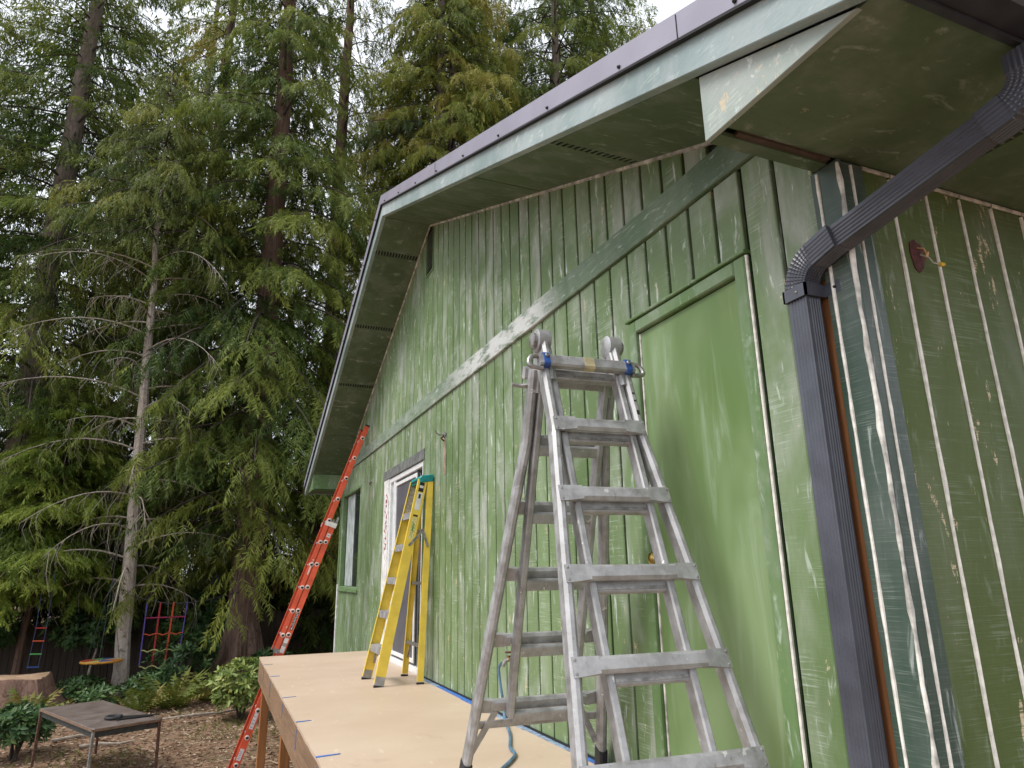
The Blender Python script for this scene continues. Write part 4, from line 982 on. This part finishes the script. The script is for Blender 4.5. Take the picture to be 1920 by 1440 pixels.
# ------------------------------------------------------------------ stump
st_ = thing('stump', (-3.25, 16.1, gz(-3.25, 16.1)), 'broad cut tree stump with reddish bark beside the young cedar', 'stump')
def stump():
    V, Fc = [], []; k = 40; prof = [(-.12, 1.0), (.04, .86), (.18, .72), (.36, .63), (.53, .58), (.56, .555)]; rg = np.random.default_rng(9); lob = rg.uniform(0, 6, 4)
    for z, r in prof:
        for j in range(k):
            a = 2*math.pi*j/k; q = 1+.09*math.sin(5*a+lob[0])+.05*math.sin(9*a+lob[1])+.03*math.sin(17*a+lob[2])
            V.append((-3.25+r*q*math.cos(a), 16.1+r*q*math.sin(a), gz(-3.25, 16.1)+z+.02*math.sin(3*a)))
    n = len(prof); Fc = [(i*k+j, i*k+(j+1) % k, (i+1)*k+(j+1) % k, (i+1)*k+j) for i in range(n-1) for j in range(k)]
    MB().add(V, Fc+[tuple(range(k-1, -1, -1))]).build('bark', bark('stump_bark', (.12, .068, .050), (.25, .155, .12), (22, 22, 2), (.06, .035, .03)), st_, True)
    tp = [V[(n-1)*k+j] for j in range(k)]; c = (-3.25, 16.1, tp[0][2]+.015)
    MB().add([(p[0], p[1], p[2]+.001) for p in tp]+[c], [(j, (j+1) % k, k) for j in range(k)]).build('cut_top', wood('cut_wood', (.30, .19, .12), (.42, .29, .19), (8, 8, 8)), st_)
stump()

# ------------------------------------------------------------------ shrubs
def shrub(name, x, y, h, r, n, label, mat, seed, size=.16, base=.2, kind='leaf', group=None, stems=7):
    rg = np.random.default_rng(seed); bz = gz(x, y); t_ = thing(name, (x, y, bz), label, 'shrub', group)
    mb = MB(); tips = []
    for i in range(stems):
        a = rg.uniform(0, 6.28); q = rg.uniform(.2, .85)*r; tp = Vector((x+q*math.cos(a), y+q*math.sin(a), bz+h*rg.uniform(.55, .9)))
        mb.tube([(x+rg.normal(0, .03), y+rg.normal(0, .03), bz-.05), (x+q*.35*math.cos(a), y+q*.35*math.sin(a), bz+h*.3), tp], [.022, .015, .006], 5, False); tips.append(tp)
    mb.build('stems', B_limb, t_, False, False)
    P, Dr, N, S, T = [], [], [], [], []
    nw = n//8
    for i in range(nw):
        a = rg.uniform(0, 6.28); cz = rg.uniform(-.75, 1); rr_ = math.sqrt(max(0, 1-cz*cz))*rg.uniform(.45, 1.0)**.5*rg.uniform(.8, 1.1)
        c = np.array([x+r*rr_*math.cos(a), y+r*rr_*math.sin(a), bz+base+(h-base)*(.5+.5*cz*rg.uniform(.85, 1.05))])
        axis = np.array([math.cos(a)*rr_, math.sin(a)*rr_, .55+cz*.6]); axis /= np.linalg.norm(axis); tw = rg.normal(.45, .2)
        for k in range(8):
            b = k*.785+rg.uniform(-.3, .3); o1 = np.cross(axis, [0, 0, 1.0])+1e-3; o1 /= np.linalg.norm(o1); o2 = np.cross(axis, o1)
            dd = o1*math.cos(b)+o2*math.sin(b)+axis*rg.uniform(.1, .8); P.append(c+rg.normal(0, .015, 3)); Dr.append(dd); N.append(axis+rg.normal(0, .25, 3)); S.append(size*rg.uniform(.7, 1.15)); T.append(float(np.clip(tw+rg.normal(0, .12), 0, 1)))
    leaves_obj('foliage', P, Dr, N, S, T, kind, mat, t_); return t_
shrub('rhododendron', -2.30, 12.2, .68, .44, 1700, 'rounded dark green rhododendron on a short stem beside the table', F_laurel, 11, .115, .20)
shrub('variegated_shrub', .62, 13.6, .95, .52, 1700, 'yellow-green variegated shrub growing past the deck corner', F_varieg, 12, .135, .12)
for i, (x, y, h, r, lab) in enumerate(((-.45, 17.3, 1.15, .75, 'tall dark laurel under the rainbow climbing net'), (-1.0, 16.0, .55, .42, 'low leafy shrub to the right of the spruce foot'), (-1.75, 15.7, .36, .50, 'low spreading shrub in front of the spruce foot'), (-2.25, 17.0, .38, .45, 'low shrub between the stump and the spruce'), (.25, 18.6, 1.2, .7, 'dark shrub against the fence behind the cedar roots'), (1.35, 17.0, .75, .6, 'dark leafy shrub at the right of the cedar roots'), (.95, 14.9, .6, .45, 'small dark shrub between the variegated shrub and the cedar'))):
    shrub('garden_shrub', x, y, h, r, int(500+500*r*h), lab, F_laurel, 20+i, .14, .05)
for i, (x, y, h, r, lab) in enumerate(((-2.45, 19.1, 2.0, .95, 'tall dark shrub against the fence behind the disc swing'), (-4.6, 18.9, 1.9, .9, 'tall dark shrub against the fence behind the stump'), (-.35, 19.2, 2.05, .85, 'tall dark shrub against the fence behind the climbing net'))):
    shrub('tall_shrub', x, y, h, r, 2600, lab, F_laurel, 40+i, .15, .75, stems=9)
def fern(x, y, n, l, label, seed, mat=None):
    rg = np.random.default_rng(seed); bz = gz(x, y); t_ = thing('fern', (x, y, bz), label, 'fern')
    P, Dr, N, S, T = [], [], [], [], []
    for i in range(n):
        a = i*2.39996; e = rg.uniform(.5, 1.6)
        P.append([x+.04*math.cos(a), y+.04*math.sin(a), bz+.02]); Dr.append([math.cos(a), math.sin(a), e]); N.append([-math.cos(a)*e, -math.sin(a)*e, 1]); S.append(l*rg.uniform(.6, 1.1)); T.append(float(np.clip(rg.normal(.5, .25), 0, 1)))
    leaves_obj('frond', P, Dr, N, S, T, 'fern', mat or F_fern, t_)
fern(-.50, 15.3, 26, .85, 'yellowing fern on the litter in front of the laurel', 1)
fern(.15, 15.9, 22, .8, 'browning fern beside the cedar roots', 2)
fern(-2.75, 14.9, 20, .75, 'green fern at the foot of the stump', 3)
fern(-1.0, 15.0, 18, .6, 'bright low fern between table and shrubs', 4)

# ------------------------------------------------------------------ litter
def litter():
    rg = np.random.default_rng(5); n = 24000
    X = rg.uniform(-4.5, 3.0, n); Y = 8.5+rg.uniform(0, 1, n)**1.1*9.0
    ok = ~((X > .5) & (Y < 9.5)); X, Y = X[ok], Y[ok]; n = len(X)
    Z = np.array([gz(a, b) for a, b in zip(X, Y)])+rg.uniform(.002, .015, n)
    a = rg.uniform(0, 6.28, n); l = rg.uniform(.010, .042, n)*(1+4*(rg.random(n) < .03)); w_ = rg.uniform(.004, .015, n); t = rg.normal(0, .12, n)
    dx, dy = np.cos(a), np.sin(a)
    P = np.stack([X, Y, Z], 1); D_ = np.stack([dx*l, dy*l, t*l], 1); B_ = np.stack([-dy*w_, dx*w_, rg.normal(0, .006, n)], 1)
    V = np.stack([P-D_-B_, P+D_-B_*.4, P+D_+B_*.4, P-D_+B_], 1).reshape(-1, 3)
    Fc = np.arange(4*n).reshape(-1, 4)
    me = bpy.data.meshes.new('litter'); me.from_pydata(V.tolist(), [], Fc.tolist())
    at = me.attributes.new('tint', 'FLOAT', 'POINT'); at.data.foreach_set('value', np.repeat(rg.random(n).astype(np.float32), 4))
    me.materials.append(foliage_mat('dry_litter', [(.085, .048, .030), (.19, .115, .070), (.29, .195, .125), (.46, .37, .28)], .9, .05))
    o = bpy.data.objects.new('leaf_litter', me); COL.objects.link(o); tag(o, 'dry brown needles, leaves and wood chips strewn over the soil', 'litter', None, 'stuff')
    # short weeds
    m = 2600; X = rg.uniform(-4, 2.5, m); Y = 9+rg.uniform(0, 1, m)*5.5; k = (np.sin(X*2.1+Y)+np.sin(Y*1.7-X)) > .3; X, Y = X[k], Y[k]; m = len(X)
    P = np.stack([X, Y, np.array([gz(a, b) for a, b in zip(X, Y)])], 1); a = rg.uniform(0, 6.28, m)
    Dv = np.stack([np.cos(a)*.8, np.sin(a)*.8, np.ones(m)], 1); Nv = np.stack([-np.cos(a), -np.sin(a), np.full(m, .8)], 1)
    o = leaves_obj('grass', P, Dv, Nv, rg.uniform(.05, .12, m), rg.random(m), 'fern', F_fern, None); tag(o, 'sparse short weeds growing through the litter', 'grass', None, 'stuff')
litter()
rr = random.Random(14)
for i, (x, y, l, a, lab) in enumerate(((.05, 13.9, 1.5, .25, 'long thin fallen stick lying near the variegated shrub'), (-1.55, 12.9, .9, .3, 'pale stripped branch lying under the table'), (-1.2, 12.2, .7, -.1, 'short pale branch lying behind the table legs'))):
    z = gz(x, y)+.03; d = Vector((math.cos(a), math.sin(a), 0)); q = Vector((x, y, z))
    o = MB().tube([q-d*l*.5, q-d*l*.1+Vector((0, .04, .01)), q+d*l*.2, q+d*l*.5+Vector((0, .05, .02))], [.024, .022, .018, .010], 7).build('fallen_stick', B_twig, None, True); tag(o, lab, 'stick')

# ------------------------------------------------------------------ table with handsaw
tb_c = [Vector((-1.128, 9.60)), Vector((-.49, 10.05)), Vector((-1.274, 12.0)), Vector((-1.92, 11.52))]   # front, right, back, left
ux = Vector((math.cos(R(25)), math.sin(R(25)))); uy = Vector((-ux.y, ux.x)); c2 = sum(tb_c, Vector((0, 0)))/4
TW, TL, TZ = .76, 2.04, -.70
TM = Matrix(((ux.x, uy.x, 0, c2.x), (ux.y, uy.y, 0, c2.y), (0, 0, 1, 0), (0, 0, 0, 1)))
tbl = thing('table', (c2.x, c2.y, gz(c2.x, c2.y)), 'weathered brown table with thin rusty legs standing on the litter', 'table')
tbd = rotbuild(TM)
M_ttop = wood('weathered_tabletop', (.115, .088, .076), (.190, .155, .145), (4, 4, 4), .34, .15, (.07, .045, .035))
M_tedge = wood('worn_table_edge', (.14, .085, .055), (.24, .16, .11), (20, 20, 20))
M_apron = plain('dark_apron', (.035, .040, .038), .6, var=.2)
M_rust = plain('rusty_leg', (.12, .055, .035), .75, var=.3, scale=30)
tpo = tbd(MB().prism([(-TW/2+.02, -TL/2), (TW/2-.02, -TL/2), (TW/2, -TL/2+.02), (TW/2, TL/2-.02), (TW/2-.02, TL/2), (-TW/2+.02, TL/2), (-TW/2, TL/2-.02), (-TW/2, -TL/2+.02)], lambda a, b, d: (a, b, d), TZ, TZ-.034, .005), 'tabletop', M_ttop, tbl)
for a, b in (((-TW/2-.004, -TL/2-.004, TZ-.032), (TW/2+.004, -TL/2-.0005, TZ-.004)), ((-TW/2-.004, -TL/2, TZ-.032), (-TW/2-.0005, TL/2, TZ-.004)), ((TW/2+.0005, -TL/2, TZ-.032), (TW/2+.004, TL/2, TZ-.004))): tbd(MB().box(a, b), 'edge_band', M_tedge, tpo)
for a, b in (((-TW/2+.03, -TL/2+.02, TZ-.10), (TW/2-.03, -TL/2+.035, TZ-.036)), ((-TW/2+.03, TL/2-.035, TZ-.10), (TW/2-.03, TL/2-.02, TZ-.036)), ((-TW/2+.02, -TL/2+.04, TZ-.10), (-TW/2+.035, TL/2-.04, TZ-.036)), ((TW/2-.035, -TL/2+.04, TZ-.10), (TW/2-.02, TL/2-.04, TZ-.036))): tbd(MB().box(a, b), 'apron', M_apron, tbl)
for sx in (-1, 1):
    for sy in (-1, 1):
        x, y = sx*(TW/2-.018), sy*(TL/2-.018); wp = TM @ Vector((x, y, 0))
        tbd(MB().bar((x+sx*.012, y+sy*.012, gz(wp.x, wp.y)-.02), (x, y, TZ-.036), (1, 0, 0), .030, .030, .003), 'leg', M_alum2 if (sx, sy) == (-1, -1) else M_rust, tbl)
saw = thing('handsaw', (-.8, 10.2, TZ), 'black handsaw lying along the edge of the weathered table', 'saw')
sd_ = Vector((.55, -.02, 0)).normalized(); sn_ = Vector((-sd_.y, sd_.x, 0)); s0 = Vector((-1.02, 10.28, TZ+.002))
def sq(a, b, z): q = s0+sd_*a+sn_*b; return (q.x, q.y, q.z+z)
MB().prism([(.10, -.17), (.55, -.03), (.55, .03), (.10, .08)], lambda a, b, d: sq(a, b, d), .012, .008).build('blade', plain('blackened_blade', (.03, .03, .032), .35, .3), saw)
hb = MB(); hpts = smooth_path([sq(.12, .03, .02), sq(.05, .06, .02), sq(-.02, .03, .02), sq(-.03, -.05, .02), sq(.04, -.11, .02), sq(.12, -.09, .02)], 6); hb.tube(hpts, .020, 8); hb.tube([sq(.12, .04, .02), sq(.12, -.1, .02)], .020, 8)
hb.build('handle', M_rubber, saw, True)

# ------------------------------------------------------------------ play equipment strung between the trees
NYc = 17.05
def strap_mat(n, c): return plain('strap_'+n, tuple(x*.7 for x in c), .7, var=.1)  # strap colours dimmed, so the tree shade is part of the colour
SR, SO, SY, SV, SG, SB, SPK = (strap_mat(n, c) for n, c in (('red', (.42, .020, .025)), ('orange', (.60, .085, .02)), ('pale_yellow', (.55, .55, .20)), ('violet', (.12, .08, .42)), ('green', (.10, .42, .10)), ('blue', (.03, .09, .35)), ('pink', (.42, .02, .10))))
lin = MB().tube(smooth_path([(-1.72, 17.35, .62), (-.9, 17.1, .42), (-.2, 17.1, .44), (.62, 17.3, .62)]), .012, 6).build('hang_line', plain('dark_cord', (.03, .03, .03), .8), None, True)
tag(lin, 'dark line tied between the spruce and the cedar above the climbing net', 'rope')
net = thing('climbing_net', (-.9, NYc, -.9), 'rainbow strap climbing net hanging beside the spruce trunk', 'climbing net')
def netp(u, v): return Vector((-1.26+.78*u-.06*v*(u+.2), NYc+.02*math.sin(9*u), .44-1.28*v))
def strap(pts, mat, nm, par, wd_=.026):
    mb = MB()
    for a, b in zip(pts[:-1], pts[1:]): mb.bar(a, b, (0, 1, 0), .008, wd_)
    return mb.build(nm, mat, par)
for u, mt in ((0, SV), (.33, SR), (.66, SO), (1, SV)): strap([netp(u, v) for v in np.linspace(0, 1.0 if 0 < u < 1 else .97, 9)], mt, 'upright_strap', net, .034 if 0 < u < 1 else .022)
for v, mt, sag in ((.24, SPK, .0), (.49, SO, .035), (.74, SY, .045), (.985, SY, .06)):
    strap([netp(u, v)-Vector((0, .012, sag*(1-abs(math.cos(u*math.pi*3))))) for u in np.linspace(0, 1, 19)], mt, 'cross_strap', net, .022)
sw = thing('disc_swing', (-1.95, 16.9, -.75), 'rainbow disc swing with amber rim hanging behind the pale spruce trunk', 'swing')
for k in range(8):
    a0, a1 = k*math.pi/4, (k+1)*math.pi/4; poly = [(-1.95, 16.9)]+[(-1.95+.36*math.cos(a0+(a1-a0)*i/4), 16.9+.36*math.sin(a0+(a1-a0)*i/4)) for i in range(5)]
    MB().prism(poly, lambda a, b, d: (a, b, d), -.64, -.668).build('seat_wedge', (SY, SB, SG, SO, SR, SY, SB, SO)[k], sw)
MB().tube([(-1.95+.365*math.cos(a), 16.9+.365*math.sin(a), -.665) for a in np.linspace(0, 2*math.pi, 33)], .024, 8).build('rim', strap_mat('amber', (.62, .30, .03)), sw, True)
for a in (.5, 2.6, 4.7): MB().tube([(-1.95+.34*math.cos(a), 16.9+.34*math.sin(a), -.65), (-1.95, 16.95, .9)], .006, 5).build('rope', plain('swing_rope', (.03, .05, .05), .8), sw)
MB().tube([(-1.95, 16.95, .9), (-1.95, 16.95, 2.2)], .01, 5).build('rope', plain('swing_hang_rope', (.03, .03, .03), .8), sw)
rl_ = thing('rope_ladder', (-3.1, 17.0, -.75), 'small rope ladder with coloured rungs hanging behind the stump', 'rope ladder')
for i, mt in enumerate((SR, SO, SG, SB)): MB().tube([(-3.19-.012*i, 16.95, .02-.243*i), (-2.99-.012*i, 16.95, .012-.243*i)], .014, 8).build('rung', mt, rl_, True)
for x in (-3.18, -3.0): MB().tube([(x, 16.95, 1.6), (x, 16.95, .0), (x-.04, 16.95, -.73)], .006, 5).build('rope', plain('ladder_rope', (.04, .06, .14), .8), rl_)
# pale sapling in front of the fence
sap = MB().tube(smooth_path([(-2.35, 18.6, GZ-.05), (-2.36, 18.6, -1.0), (-2.28, 18.6, -.6), (-2.26, 18.6, -.2)]), [.03]*9+[.024]*8+[.014]*8, 7).build('sapling_stem', B_twig, None, True); tag(sap, 'bare pale crooked sapling stem standing in front of the fence', 'sapling')
# neighbour's shed glimpsed over the fence
sh = thing('shed', (.9, 24.2, gz(.9, 24)), 'grey neighbouring shed glimpsed over the fence behind the cedar', 'shed')
MB().box((-.6, 23.2, GZ-.1), (2.2, 25.2, .55)).build('wall', plain('dark_shed_wall', (.045, .045, .05), .8), sh)
for k in range(5): MB().prism([(23.0+.28*k, .56+.11*k), (23.30+.28*k, .66+.11*k), (23.30+.28*k, .70+.11*k), (23.0+.28*k, .60+.11*k)], fx, -.75, 2.35).build('roof_board', plain('grey_shed_roof', (.20, .21, .24), .6), sh)
print('sprays', NS, 'tris', sum(len(m.polygons) for m in bpy.data.meshes))
